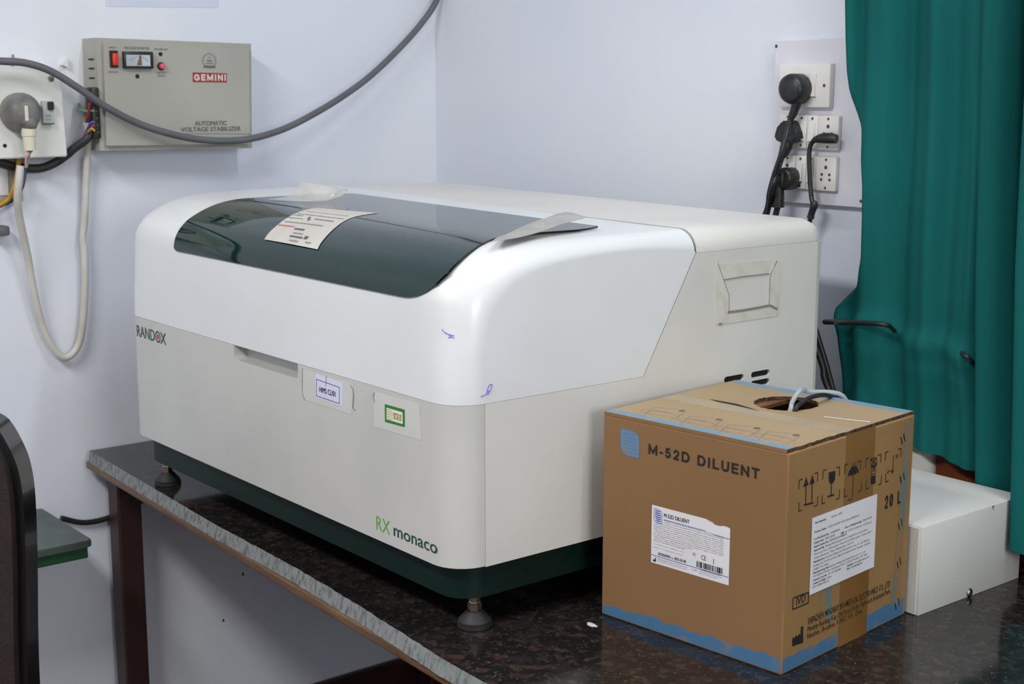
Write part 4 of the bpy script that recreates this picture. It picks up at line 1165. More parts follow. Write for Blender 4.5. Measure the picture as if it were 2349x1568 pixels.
def rocker(o, a0, a1, b0, b1, d):
    bm = BM()                                                    # a recess frame and a tilted key
    boxf(bm, SP, a0, a1, b0, b1, d, d + 0.0008)
    obj('rocker_frame', bm, M['swp'], o)
    bm = BM(); i = 0.0009
    vs = [(a0 + i, b0 + i, d + 0.0055), (a1 - i, b0 + i, d + 0.0055), (a1 - i, b1 - i, d + 0.0016), (a0 + i, b1 - i, d + 0.0016)]
    T = [bm.verts.new(SP.pt(*v)) for v in vs]; Bq = [bm.verts.new(SP.pt(v[0], v[1], d + 0.0005)) for v in vs]
    bm.faces.new(T); bm.faces.new(Bq[::-1])
    for k in range(4): bm.faces.new((T[k], T[(k + 1) % 4], Bq[(k + 1) % 4], Bq[k]))
    obj('rocker', bm, M['swp'], o)


def hole(o, a, b, d, r):
    bm = BM(); lathe(bm, SP.pt(a, b, d), SP.n, [(0, r), (0.0004, r), (0.0004, 0)], 14); obj('socket_hole', bm, M['hole'], o, label='dark pin hole')


# big 16 A unit
U1, a0, a1, b0, b1 = plate(((1797, 245), (1911, 247), (1918, 147), (1799, 146)), 0.012, 'switched_socket')
r0 = SP.px(1868, 222); r1 = SP.px(1886, 168)
rocker(U1, r0[0], r1[0], r0[1], r1[1], 0.012)
screw(SP, 1902, 196, 0.0026, U1, M['brass'], 0.012)
for tx0, tx1, yt, yb_, kind in ((1795, 1834, 260, 338, 'socket'), (1834.5, 1858, 263, 339, 'switch'), (1858.5, 1883.5, 264, 341, 'switch'), (1884, 1931, 265, 343, 'socket'),
                                (1797, 1831, 354.5, 430, 'socket'), (1831.5, 1855.5, 356, 432, 'switch'), (1856, 1879, 357, 434, 'switch'), (1879.5, 1925, 358.5, 437, 'socket')):
    o, a0, a1, b0, b1 = plate(((tx0, yb_), (tx1 - 1, yb_ + 1), (tx1 + 1, yt + 1), (tx0, yt)), 0.009, 'rocker_switch' if kind == 'switch' else 'socket_outlet')
    cx = (a0 + a1) / 2; h = b1 - b0; wv = a1 - a0
    for yy in (b0 + h * 0.09, b1 - h * 0.09):
        bm = BM(); lathe(bm, SP.pt(cx, yy, 0.009), SP.n, [(0, 0.0022), (0.0006, 0.002), (0.0006, 0)], 12); obj('screw', bm, M['brass'], o)
    if kind == 'switch': rocker(o, cx - wv * 0.30, cx + wv * 0.30, b0 + h * 0.22, b1 - h * 0.21, 0.009)
    else:
        hole(o, cx, b0 + h * 0.69, 0.009, 0.0030)
        for sx in (-1, 1):
            hole(o, cx + sx * wv * 0.19, b0 + h * 0.48, 0.009, 0.0024); hole(o, cx + sx * wv * 0.21, b0 + h * 0.33, 0.009, 0.0024)

# plugs with their cords
YP = YS - 0.012
PP = lambda px, py, y: at(px, py, 1, y)
pg = thing('power_plug', 'large round black plug in the top switched socket', 'plug', PP(1822, 205, YP))
c0 = PP(1839, 204, YP); bm = BM()
lathe(bm, c0, (-0.0, -1, 0), [(0, 0.021), (0.004, 0.0245), (0.024, 0.0245), (0.031, 0.022), (0.035, 0.016), (0.0358, 0)], 28)
for v in bm.verts: v.co.x += (v.co.z - c0.z) * -0.05
PB = obj('plug_body', bm, M['black'], pg, 45)
bm = BM(); tube(bm, [PP(1830, 222, YP - 0.018), PP(1825, 245, YP - 0.018), PP(1818, 264, YP - 0.018), PP(1811, 278, YP - 0.020)], [0.0105, 0.0075, 0.0066, 0.0042], 12, 6); obj('strain_relief', bm, M['black'], pg, 60)
bm = BM(); tube(bm, [PP(1812, 276, YP - 0.02), PP(1804, 310, YP - 0.036), PP(1792, 352, YP - 0.046), PP(1776, 400, YP - 0.046), PP(1765, 440, YP - 0.04), PP(1755, 490, YP - 0.022), Vector((-1.59, 1.765, 0.40)), Vector((-1.58, 1.745, 0.18))], 0.0040, 10); obj('cord', bm, M['black'], pg, 60)

pg = thing('power_plug', 'triangular black three pin plug in the middle row of the switchboard', 'plug', PP(1803, 302, YS - 0.009))
Y2 = YS - 0.009; SP2 = Plane((0, Y2, 0), (1, 0, 0), (0, 0, 1)); Q2 = lambda x, y, d: at(x, y, 1, Y2 - d)
pts = [Plane((0, Y2 - 0.016, 0), (1, 0, 0), (0, 0, 1)).px(*q) for q in ((1794, 277), (1818, 276), (1824, 292), (1831, 308), (1829, 322), (1820, 328), (1788, 326), (1778, 318), (1778, 308), (1786, 292))]
bm = BM(); pprism(bm, SP2, pts, 0.0, 0.020); bmesh.ops.bevel(bm, geom=bm.edges[:], offset=0.003, segments=3, affect='EDGES'); obj('plug_body', bm, M['black'], pg, 45)
bm = BM(); tube(bm, [Q2(1806, 325, 0.010), Q2(1800, 345, 0.014), Q2(1795, 360, 0.016)], [0.0098, 0.0085, 0.0060], 12, 6)
for k in range(4): p = Q2(1803 - 2 * k, 338 + 5 * k, 0.0125 + 0.001 * k); lathe(bm, p - Vector((0, 0, .001)), (0.2, 0, 1), [(0, 0.0105 - 0.0006 * k), (0.0016, 0.0105 - 0.0006 * k)], 12)
obj('strain_relief', bm, M['black'], pg, 60)
bm = BM(); tube(bm, [Q2(1795, 360, 0.016), Q2(1788, 382, 0.020), Q2(1778, 410, 0.050), Q2(1769, 440, 0.050), Q2(1760, 492, 0.030), Vector((-1.575, 1.77, 0.39)), Vector((-1.56, 1.75, 0.18))], 0.0038, 10); obj('cord', bm, M['black'], pg, 60)

pg = thing('power_plug', 'angled black round plug in the bottom row of the switchboard', 'plug', PP(1800, 410, YS - 0.009))
c0 = Q2(1819, 409, 0.0) - Vector((0, 0, 0)); bm = BM()
lathe(bm, c0, (0, -1, 0), [(0, 0.0165), (0.003, 0.0185), (0.026, 0.0185), (0.029, 0.016), (0.029, 0)], 24); obj('plug_body', bm, M['black'], pg, 45)
bm = BM(); q_ = Q2(1787, 410, 0.026); a_, b_ = q_.x, q_.z
boxf(bm, SP2, a_ - 0.011, a_ + 0.013, b_ - 0.014, b_ + 0.013, 0.014, 0.034, 0.004, 2); obj('plug_back', bm, M['black'], pg, 45)
bm = BM(); q = [Q2(x, y, 0.026) for x, y in ((1784, 415), (1784, 440), (1784, 475))]; tube(bm, q, [0.0115, 0.0105, 0.0095], 12, 6)
for k in range(6): p = q[2].lerp(q[1], k / 6); lathe(bm, p, (0, 0, 1), [(0, 0.0115), (0.0016, 0.0115)], 12)
obj('strain_relief', bm, M['black'], pg, 60)
bm = BM(); tube(bm, [q[2], Q2(1779, 495, 0.026), Vector((-1.557, 1.785, 0.40)), Vector((-1.54, 1.76, 0.18))], 0.0050, 10); obj('cord', bm, M['black'], pg, 60)

pg = thing('power_plug', 'slim black two pin plug lying sideways in the right middle socket', 'plug', PP(1905, 318, YS - 0.009))
bm = BM(); q = [Q2(x, y, d) for x, y, d in ((1919, 319, 0.012), (1905, 317, 0.014), (1888, 317, 0.015), (1872, 320, 0.015), (1864, 325, 0.013))]
tube(bm, q, [0.0072, 0.0086, 0.0082, 0.0056, 0.0036], 12, 6); obj('plug_body', bm, M['black'], pg, 60)
bm = BM(); q = [Q2(x, y, d) for x, y, d in ((1866, 323, 0.013), (1859, 335, 0.012), (1856, 360, 0.012), (1858, 410, 0.012), (1861, 450, 0.014), (1864, 470, 0.016), (1860, 498, 0.012))] + [Vector((-1.49, 1.79, 0.40)), Vector((-1.47, 1.77, 0.20))]
tube(bm, q, 0.0038, 10); obj('cord', bm, M['black'], pg, 60)
bm = BM(); q = [Q2(x, y, 0.016) for x, y in ((1866, 463), (1868, 470), (1862, 488), (1859, 500))]; tube(bm, q, [0.0045, 0.0062, 0.0055, 0.0062], 10, 4); obj('cord_sleeve', bm, M['black'], pg, 60)

# loose black leads behind the analyser
P = [Vector((-1.345, 1.705, 0.33)), at(1893, 738, 1, 1.72), at(1950, 739, 1, 1.742), at(2028, 744, 1, 1.740), at(2050, 756, 1, 1.775), at(2080, 783, 1, 1.788), at(2180, 795, 1, 1.788), at(2210, 812, 1, 1.752), at(2226, 826, 1, 1.754), at(2232, 832, 1, 1.768)]
tag(obj('black_lead', tube(BM(), P, [0.004, 0.0042, 0.0045, 0.0036, 0.003, 0.003, 0.003, 0.0034, 0.004, 0.003], 10, 8), M['black'], None, 60), 'black lead running sideways from the analyser across the teal curtain', 'cable')
for k, (P, lb) in enumerate(((((1884, 830), (1890, 865), (1905, 900), (1925, 925)), 'black lead hanging close to the analyser rear corner'), (((1893, 830), (1904, 870), (1914, 905), (1930, 935)), 'outer black lead hanging behind the analyser by the curtain'))):
    pts = [Vector((-1.40, 1.69 + .02 * k, 0.34))] + [at(x, y, 1, 1.70 + 0.02 * k) for x, y in P] + [Vector((-1.28 + .02 * k, 1.76, 0.10)), Vector((-1.36, 1.77, 0.008))]
    tag(obj('black_lead', tube(BM(), pts, 0.0046, 8, 6), M['black'], None, 60), lb, 'cable')

# ================================================================== curtains
YCL = 1.772
def lerp_list(L, z):
    L = sorted(L)
    if z <= L[0][0]: return L[0][1]
    for (za, va), (zb, vb) in zip(L, L[1:]):
        if za <= z <= zb:
            t = (z - za) / (zb - za); return va + (vb - va) * t
    return L[-1][1]


def edge_list(px, y): return [(at(a, b, 1, y).z, at(a, b, 1, y).x) for a, b in px]


eL = edge_list(((1930, 0), (1930, 80), (1932, 160), (1937, 210), (1946, 250), (1958, 310), (1968, 365), (1979, 420), (1979, 500), (1975, 590), (1958, 640), (1925, 685), (1907, 705), (1906, 722), (1912, 738), (1917, 800), (1922, 910), (1926, 960)), YCL)
zmax = 1.62
eB = edge_list(((2251, 0), (2246, 160), (2240, 400), (2234, 616), (2233, 1100)), 1.752)
xtop = eL[0][1]
hem = lambda x: lerp_list([(at(2090, 1022, 1, YCL).x, at(2090, 1022, 1, YCL).z), (at(2234, 1079, 1, YCL).x, at(2234, 1079, 1, YCL).z)], x) if x > at(2090, 1022, 1, YCL).x else at(2090, 1022, 1, YCL).z
crease = [(at(x, y, 1, YCL).x, at(x, y, 1, YCL).z) for x, y in ((1893, 738), (2028, 746), (2080, 783), (2180, 795), (2236, 834))]
rows = []; NZ, NU = 120, 96
for j in range(NZ + 1):
    row = []
    for i in range(NU + 1):
        u = i / NU; x = -1.2; zz = 0.2
        for _ in range(4):
            zz = hem(x) + (zmax - hem(x)) * (j / NZ) ** 1.4
            xa = lerp_list(eL, zz); xb = lerp_list(eB, zz) + 0.03
            x = xa + (xb - xa) * u
        s_ = (x - xtop) / 0.30
        ka = 0.55 + 0.45 * min(1, max(0, (zz - 0.1) / 0.5)); y = YCL - 0.002 + 0.013 * math.cos(2 * PI * (s_ * 3.3 + 0.10 * zz + 0.55)) * ka + 0.006 * math.cos(2 * PI * (s_ * 1.5 + 0.3)) + 0.003 * math.sin(2 * PI * (s_ * 7.3 + 0.5 * zz))
        y += 0.020 * (1 - min(1, u / 0.06)) ** 2                # hem edge turns back
        zc = lerp_list(crease, x); dz = zz - zc
        y -= 0.009 * math.exp(-(dz / 0.016) ** 2) + 0.006 * math.exp(-((dz + 0.035) / 0.03) ** 2) * (1 if dz > -0.1 else 0)
        y += 0.003 * math.sin(11 * x + 14 * zz)
        k_ = min(1.0, max(0.0, (u - 0.80) / 0.12)); k_ = k_ * k_ * (3 - 2 * k_); y = y + (1.784 - y) * k_   # tucked behind the next panel
        row.append(Vector((x, min(y, 1.797), zz)))
    rows.append(row)
bm = BM(); grid(bm, rows, 0.0012)
tag(obj('curtain', bm, M['curtain'], None, 70), 'wide teal curtain panel whose left edge is pushed back beside the switchboard', 'curtain', 'teal curtains')
eC = edge_list(((2352, 60), (2340, 240), (2330, 420), (2321, 616), (2316, 900), (2309, 1225)), 1.70)
rows = []; NZ = 90
zb2 = 0.055
for j in range(NZ + 1):
    zz = zb2 + (zmax - zb2) * j / NZ; row = []
    xB = lerp_list(eB, zz); xC = lerp_list(eC, zz)
    wv = 0.004 * math.sin(7 * zz)
    # plan of the panel: hidden lip, first fold, deep valley, second fold
    P = [(xB + 0.003, 1.762), (xB, 1.756), (xB + 0.010, 1.7485), (xB + 0.030, 1.754), (xB + 0.046, 1.775), (xB + 0.056, 1.800), (xC + 0.022, 1.800), (xC + 0.006, 1.745), (xC, 1.712), (xC + 0.010, 1.700), (xC + 0.04, 1.712 + wv), (xC + 0.075, 1.745), (xC + 0.10, 1.775), (xC + 0.125, 1.745), (xC + 0.15, 1.70), (xC + 0.19, 1.72), (xC + 0.23, 1.77), (xC + 0.28, 1.72), (xC + 0.33, 1.70), (xC + 0.38, 1.76)]
    Q = spline([Vector((a, b, 0)) for a, b in P], 5)
    for k, q in enumerate(Q):
        zz2 = zz
        row.append(Vector((q.x, min(q.y, 1.826), zz2 - 0.010 * (1 - j / NZ) ** 8 * max(0, (q.x - xC) / 0.05 if q.x < xC + .05 else 1))))
    rows.append(row)
bm = BM(); grid(bm, rows, 0.0012)
tag(obj('curtain', bm, M['curtain'], None, 70), 'deeply folded teal curtain panel hanging at the right edge, down beside the metal case', 'curtain', 'teal curtains')
RD = thing('curtain_rod', 'steel curtain rod above the teal curtains', 'rod', (-0.95, 1.77, zmax))
obj('rod', lathe(BM(), (-1.50, 1.772, zmax + 0.012), (1, 0, 0), [(0, 0.010), (1.1, 0.010)], 16), M['chrome'], RD, 40)
for x in (-1.46, -0.46): obj('bracket', box(BM(), x - .01, x + .01, 1.765, YB, zmax + 0.004, zmax + 0.020, 0.002), M['chrome'], RD)

# ================================================================== voltage stabilizer on the left wall
dS = 0.075
SV = thing('voltage_stabilizer', 'grey enamelled voltage stabilizer box with meter and red switch on the wall', 'stabilizer', (XL + dS / 2, 1.2, 0.565))
VF = Plane((XL + dS, 0, 0), (0, 1, 0), (0, 0, 1))
C4 = [VF.px(*q) for q in ((234, 346), (583, 340), (581, 100), (226, 86))]
y0_, y1_ = (C4[0][0] + C4[3][0]) / 2, (C4[1][0] + C4[2][0]) / 2
bm = BM(); A = [bm.verts.new(VF.pt(*p, 0)) for p in C4]; B = [bm.verts.new(VF.pt(*p, -dS + 0.001)) for p in C4]
bm.faces.new(A); bm.faces.new(B[::-1])
for k in range(4): bm.faces.new((A[k], A[(k + 1) % 4], B[(k + 1) % 4], B[k]))
es = [e for e in bm.edges if all(abs(v.co.x - XL - dS) < 1e-5 for v in e.verts)]
bmesh.ops.bevel(bm, geom=es, offset=0.009, segments=4, affect='EDGES')
obj('case_body', bm, M['stab'], SV, 40)
SS = Plane((0, y0_, 0), (1, 0, 0), (0, 0, 1))
for py in (136, 157, 179):
    bm = BM(); p = [(XL + 0.030, at(201, py, 1, y0_).z), (XL + 0.052, at(222, py, 1, y0_).z)]
    boxf(bm, SS, p[0][0], p[1][0], p[0][1] - 0.0012, p[0][1] + 0.0012, 0.0002, 0.0012); obj('side_slot', bm, M['dark'], SV)
# terminal strip
zt0, zt1 = at(222, 318, 1, y0_).z, at(222, 200, 1, y0_).z
bm = BM(); boxf(bm, SS, XL + 0.042, XL + 0.0735, zt0, zt1, 0.0, 0.016, 0.004, 2)
TS = obj('terminal_strip', bm, M['black'], SV, 40)
for k in range(6):
    zc = zt0 + (zt1 - zt0) * (k + 0.9) / 7.2
    obj('terminal_screw', lathe(BM(), (XL + 0.0735, y0_ - 0.008, zc), (1, 0, 0), [(0, 0.0028), (0.0012, 0.0022), (0.0012, 0)], 10), M['brass'], TS)
# rocker, meter, lamps
q0, q1 = VF.px(252, 155), VF.px(269, 116)
bm = BM(); boxf(bm, VF, q0[0], q1[0], q0[1], q1[1], 0.0, 0.003, 0.0008, 1); PW = obj('switch_bezel', bm, M['black'], SV)
bm = BM(); boxf(bm, VF, q0[0] + 0.003, q1[0] - 0.002, q0[1] + 0.004, q1[1] - 0.005, 0.003, 0.010, 0.002, 2); obj('rocker', bm, M['redplastic'], PW, 40)
q0, q1 = VF.px(281, 157), VF.px(347, 119)
bm = BM(); boxf(bm, VF, q0[0], q1[0], q0[1], q1[1], 0.0, 0.009, 0.0015, 2); MT = obj('meter_bezel', bm, M['black'], SV, 40)
bm = BM(); boxf(bm, VF, q0[0] + 0.004, q1[0] - 0.007, q0[1] + 0.0045, q1[1] - 0.006, 0.009, 0.0096); obj('meter_face', bm, M['meter'], MT)
mc = ((q0[0] + q1[0]) / 2, q0[1] + 0.006); bm = BM()
pprism(bm, VF, [(mc[0] - 0.005, mc[1]), (mc[0] + 0.005, mc[1]), (mc[0] + 0.004, mc[1] + 0.018), (mc[0] + 0.002, mc[1] + 0.018)], 0.0097, 0.0101); obj('needle', bm, M['needle'], MT)
bm = BM()
for t in range(9):
    th = PI * (0.18 + 0.64 * t / 8); bar(bm, VF, (mc[0] + 0.016 * math.cos(th), mc[1] + 0.014 * math.sin(th)), (mc[0] + 0.020 * math.cos(th), mc[1] + 0.0175 * math.sin(th)), 0.0007, 0.0097, 0.0100)
obj('meter_scale', bm, M['greyink'], MT)
for x, y, r in ((368, 124, 0.0038), (315, 175, 0.0040)):
    a, b = VF.px(x, y); obj('indicator_hole', lathe(BM(), VF.pt(a, b, 0), (1, 0, 0), [(0, r), (0.0006, r), (0.0006, 0)], 18), M['dark'], SV)
a, b = VF.px(369, 152); PBt = obj('button_collar', lathe(BM(), VF.pt(a, b, 0), (1, 0, 0), [(0, 0.0076), (0.004, 0.0072), (0.004, 0)], 20), M['black'], SV, 40)
obj('push_button', lathe(BM(), VF.pt(a, b, 0.004), (1, 0, 0), [(0, 0.0052), (0.006, 0.0050), (0.0065, 0.004), (0.0065, 0)], 18), M['pink'], PBt, 40)
# lettering
LP_ = [VF.px(*q) for q in ((442, 188), (520, 189), (520, 168), (442, 166))]
bm = BM(); pprism(bm, VF, LP_, 0.0, 0.0006); NPt = obj('name_plate', bm, M['redlogo'], SV)
bm = BM(); stroke_text(bm, 'GEMINI', VF, (445, 185), (445, 170), (518, 187), 0.24, 0.0009, 0.2); obj('plate_lettering', bm, M['silver'], NPt)
bm = BM(); fit_text(bm, 'AUTOMATIC', VF, (447, 288), (447, 278), (520, 287), 0.0005, 0.035); fit_text(bm, 'VOLTAGE STABILIZER', VF, (415, 302), (415, 292), (552, 301), 0.0005, 0.035)
bar(bm, VF, VF.px(412, 306.5), VF.px(574, 307), 0.0008)
obj('title_lettering', bm, M['greyink'], SV)
bm = BM()
for s, p0, h, x1 in (('INPUT', (250, 111), .0035, 266), ('BYPASS', (249, 167), .0035, 271), ('VOLTAGE MONITOR', (284, 112), .0042, 342), ('POWER ON', (354, 115), .0035, 384), ('RESTART', (360, 169), .0035, 381), ('(START)', (362, 176), .0035, 379)):
    a, b = VF.px(*p0); text(bm, s, VF, a, b, VF.px(x1, p0[1])[0] - a, h, 0.0005, 0.01)
c = VF.px(480, 140)
for r_ in (0.0145, 0.0125): poly(bm, VF, [(c[0] + r_ * math.cos(t / 24 * 2 * PI), c[1] + r_ * math.sin(t / 24 * 2 * PI)) for t in range(25)], 0.0005)
text(bm, '2+1', VF, c[0] - .003, c[1] + .005, .006, .003, 0.0005); text(bm, 'YEARS', VF, c[0] - .006, c[1] - .001, .012, .0035, 0.0005, .02); text(bm, 'WARRANTY', VF, c[0] - .009, c[1] - .006, .018, .003, 0.0005)
q = [VF.px(*p) for p in ((466, 155), (495, 156), (493, 151), (468, 150))]; pprism(bm, VF, q, 0, 0.0004)
obj('panel_lettering', bm, M['greyink'], SV)
# wires into the terminal strip
ty = y0_ - 0.016
for m, zz, dx, nm in ((M['bw'], 0.60, 0.0, 'blue'), (M['rw'], 0.606, 0.006, 'red'), (M['yw'], 0.585, 0.010, 'yellow')):
    e = at(217, {'blue': 280, 'red': 285, 'yellow': 300}[nm], 1, ty)
    bm = BM(); tube(bm, [e, at(207 if nm != 'yellow' else 208, 284 if nm == 'blue' else 296, 1, ty - .006), at({'blue': 191, 'red': 193, 'yellow': 192}[nm], 318, 1, ty - .008)], 0.0024, 8, 6)
    obj('terminal_wire', bm, m, SV, 60, label=nm + ' wire')
bm = BM(); tube(bm, [at(216, 228, 1, ty), at(205, 240, 1, ty - .008), at(203, 262, 1, ty - .006), at(197, 280, 1, ty - .004)], 0.0024, 8, 6); obj('terminal_wire', bm, M['rw'], SV, 60, label='red wire')
bm = BM(); tube(bm, [at(215, 254, 1, ty), at(198, 255, 1, ty - .004), at(184, 250, 1, ty - .004), at(181, 238, 1, ty)], 0.0022, 8, 6); obj('terminal_wire', bm, M['gw'], SV, 60, label='green wire')

# ================================================================== socket box with grey plug, far left
dB = 0.055
SX = thing('socket_box', 'pale metal socket enclosure with breaker on the wall left of the stabilizer', 'socket box', (XL + dB / 2, 0.92, 0.55))
BF = Plane((XL + dB, 0, 0), (0, 1, 0), (0, 0, 1))
q1, q2 = BF.px(155, 359), BF.px(134, 156); q3 = BF.px(0, 362)
bm = BM(); PT = [(q1[0] - 0.26, q3[1] - 0.003), (q1[0], q1[1]), (q2[0] + 0.004, q2[1]), (q2[0] - 0.26, q2[1] + 0.006)]
A = [bm.verts.new(BF.pt(*p, 0)) for p in PT]; B = [bm.verts.new(BF.pt(*p, -dB + 0.001)) for p in PT]
bm.faces.new(A); bm.faces.new(B[::-1])
for k in range(4): bm.faces.new((A[k], A[(k + 1) % 4], B[(k + 1) % 4], B[k]))
bmesh.ops.bevel(bm, geom=bm.edges[:], offset=0.002, segments=2, affect='EDGES'); obj('enclosure', bm, M['sbox'], SX, 40)
screw(BF, 117, 180, 0.0060, SX, M['chrome']); a, b = BF.px(11, 334); obj('bolt_hole', lathe(BM(), BF.pt(a, b, 0), (1, 0, 0), [(0, 0.0035), (0.0006, 0.0035), (0.0006, 0)], 12), M['dark'], SX)
q0, q1 = BF.px(95, 284), BF.px(117, 231)
bm = BM(); boxf(bm, BF, q0[0], q1[0], q0[1], q1[1], 0.0, 0.010, 0.001, 1); MC = obj('circuit_breaker', bm, M['mcb'], SX)
bm = BM(); p0, p1 = BF.px(104, 252), BF.px(116, 233); boxf(bm, BF, p0[0], p1[0], p0[1], p1[1], 0.010, 0.017, 0.0015, 1); obj('toggle', bm, M['black'], MC)
bm = BM(); text(bm, 'C32', BF, *BF.px(101, 268), 0.010, 0.005, 0.0105); text(bm, '415V', BF, *BF.px(101, 276), 0.010, 0.003, 0.0105); obj('breaker_lettering', bm, M['greyink'], MC)
bm = BM(); p0, p1 = BF.px(97, 284), BF.px(119, 282); boxf(bm, BF, p0[0], p1[0], p0[1] - .001, p0[1] + .0015, 0.0, 0.012); obj('green_clip', bm, M['gborder'], MC)
# beige back plate and paper below
bm = BM(); p0, p1 = LW.px(-40, 470), LW.px(44, 352); boxf(bm, LW, p0[0] - 0.05, p1[0], p0[1] + .004, p1[1], 0.0005, 0.008, 0.001, 1)
tag(obj('backing_board', bm, M['tan']), 'stained beige backing board below the socket enclosure', 'board')
bm = BM(); p0, p1 = LW.px(-60, 450), LW.px(12, 380); boxf(bm, LW, p0[0], p1[0], p0[1], p1[1], 0.0085, 0.0095)
tag(obj('paper_label', bm, M['label']), 'white paper label on the stained beige board', 'label')
bm = BM(); p0, p1 = LW.px(-30, 540), LW.px(10, 515); boxf(bm, LW, p0[0], p1[0], p0[1], p1[1], 0.0005, 0.03, 0.004, 2)
tag(obj('grey_clip', bm, M['gcable'], None, 40), 'small grey plastic clip on the wall below the beige board', 'clip')
bm = BM(); p0, p1 = LW.px(138, 162), LW.px(150, 132); pprism(bm, LW, [(p0[0], p0[1] + .01), (p1[0], p0[1] + .006), (p1[0], p1[1])], 0.0005, 0.012)
tag(obj('metal_hook', bm, M['sbox']), 'pale pointed metal tab between socket enclosure and stabilizer', 'tab')
for px0, py0, px1, py1 in ((24, 136, 29, 150),):
    bm = BM(); tube(bm, [LW.pt(*LW.px(26, 160), 0.004), LW.pt(*LW.px(27, 125), 0.006)], 0.0022, 6, 3); tag(obj('nail', bm, M['chrome']), 'rusty nail above the socket enclosure beside the grey cable', 'nail')

# grey plug, cream collar and white cable loop
xP = XL + dB
GP = thing('heavy_plug', 'round grey heavy duty plug with cream collar and white looping cable', 'plug', at(44, 258, 0, xP))
c0 = BF.pt(*BF.px(42, 258), 0.0); bm = BM()
lathe(bm, c0, (1, 0, 0), [(0, 0.030), (0.004, 0.0345), (0.018, 0.0345), (0.030, 0.030), (0.040, 0.022), (0.044, 0.012), (0.0445, 0)], 30)
obj('plug_body', bm, M['gplug'], GP, 45)
bm = BM(); tube(bm, [c0 + Vector((0.026, 0, -0.012)), BF.pt(*BF.px(50, 284), 0.030), BF.pt(*BF.px(50, 294), 0.030)], [0.020, 0.0165, 0.0125], 16, 5); obj('plug_neck', bm, M['gplug'], GP, 50)
bm = BM(); p = BF.pt(*BF.px(40, 258), 0.043); boxf(bm, Plane(p, (0, 1, 0), (0, 0, 1)), -0.003, 0.003, -0.014, 0.012, -0.002, 0.003, 0.0008, 1); obj('cable_clamp', bm, M['collar'], GP)
a_, b_ = BF.px(53, 266); p = BF.pt(*BF.px(57, 243), 0.036); obj('clamp_recess', lathe(BM(), p, (1, 0.1, 0.25), [(0, 0.009), (0.001, 0.009), (0.001, 0)], 14), M['dark'], GP)
CP = BF.pt(*BF.px(51, 291), 0.030)
bm = BM(); lathe(bm, CP, (0, 0.02, -1), [(0, 0.0125), (0.015, 0.0125), (0.016, 0.0112), (0.040, 0.0102), (0.040, 0)], 20); obj('collar', bm, M['collar'], GP, 40)
for m, dy in ((M['pw'], -0.004), (M['nw'], 0.0), (M['gw'], 0.004)):
    q = CP + Vector((0, dy, -0.039)); r_ = BF.pt(*BF.px(49 + dy * 600, 362), 0.030); bm = BM(); tube(bm, [q, q.lerp(r_, .5) + Vector((0.002, -dy * 0.6, 0)), r_, BF.pt(*BF.px(47, 383), 0.028)], 0.0026, 8, 5)
    obj('core_wire', bm, m, GP, 60)
P = [(47, 380, .080), (43, 420, .078), (40, 455, .070), (45, 500, .055), (62, 580, .035), (76, 660, .025), (95, 740, .020), (120, 795, .018), (150, 820, .018), (178, 795, .018), (190, 740, .018), (195, 660, .018), (194, 580, .018), (190, 545, .018), (194, 500, .018), (198, 400, .022), (202, 330, .034), (203, 300, .046), (198, 280, .048)]
bm = BM(); tube(bm, [at(x, y, 0, XL + d) for x, y, d in P], 0.0068, 12, 6); obj('white_cable', bm, M['wcable'], GP, 60)

# other cables on the left wall
P = [(213, 300, .060), (195, 322, .055), (170, 340, .040), (152, 356, .030), (125, 374, .020), (90, 386, .018), (45, 384, .018), (5, 374, .020), (-60, 350, .025)]
P = [(x, y, d) for x, y, d in P]
bm = BM(); tube(bm, [at(x, y, 0, XL + d) for x, y, d in P], 0.0080, 12, 6); tag(obj('black_cable', bm, M['bcable'], None, 60), 'thick black cable passing behind the socket enclosure to the stabilizer', 'cable')
for m, P, lb, r_ in ((M['yw'], ((44, 352), (40, 395), (33, 430), (18, 458), (-10, 473), (-40, 476)), 'yellow wire curving down below the socket enclosure', .0042), (M['nw'], ((62, 352), (58, 395), (51, 430), (30, 458), (5, 470), (-40, 480)), 'dark blue wire curving down behind the white cable', .0028), (M['black'], ((66, 352), (55, 410), (40, 445), (20, 463), (-10, 478), (-40, 486)), 'thin black wire curving down behind the yellow wire', .0024)):
    bm = BM(); tube(bm, [at(x, y, 0, XL + 0.014 + 0.006 * i * (0 if i > 2 else 1) + {.0042: .016, .0028: .008, .0024: -.006}[r_]) for i, (x, y) in enumerate(P)], r_, 8, 6); tag(obj('wire', bm, m, None, 60), lb, 'wire')
P = [(1010, -620, .016), (1018, -380, .02), (1024, -150, .026), (1020, -40, .030), (1000, 4, .032), (960, 62, .032), (905, 122, .038), (845, 178, .048), (780, 225, .060), (715, 264, .075), (650, 296, .090), (580, 317, .098), (520, 323, .100), (450, 319, .100), (380, 304, .100), (310, 280, .100), (240, 243, .100), (180, 202, .098), (120, 165, .095), (70, 147, .092), (20, 141, .092), (-40, 145, .092), (-130, 190, .085), (-220, 300, .075), (-300, 460, .04), (-330, 620, .012), (-335, 900, .010)]
P = [at(x, y, 0, XL + d) for x, y, d in P]
for p in P: p.y = min(p.y, YB - 0.012)
bm = BM(); tube(bm, P, 0.0066, 14, 6); tag(obj('grey_cable', bm, M['gcable'], None, 60), 'long grey cable sagging across the stabilizer from the ceiling', 'cable')
P = [(140, 1188), (190, 1198), (240, 1190), (290, 1168), (330, 1145), (380, 1110)]
bm = BM(); tube(bm, [at(x, y, 0, XL + 0.008) for x, y in P], 0.0055, 10, 6); tag(obj('black_cable', bm, M['black'], None, 60), 'black cable along the wall below the granite table top', 'cable')
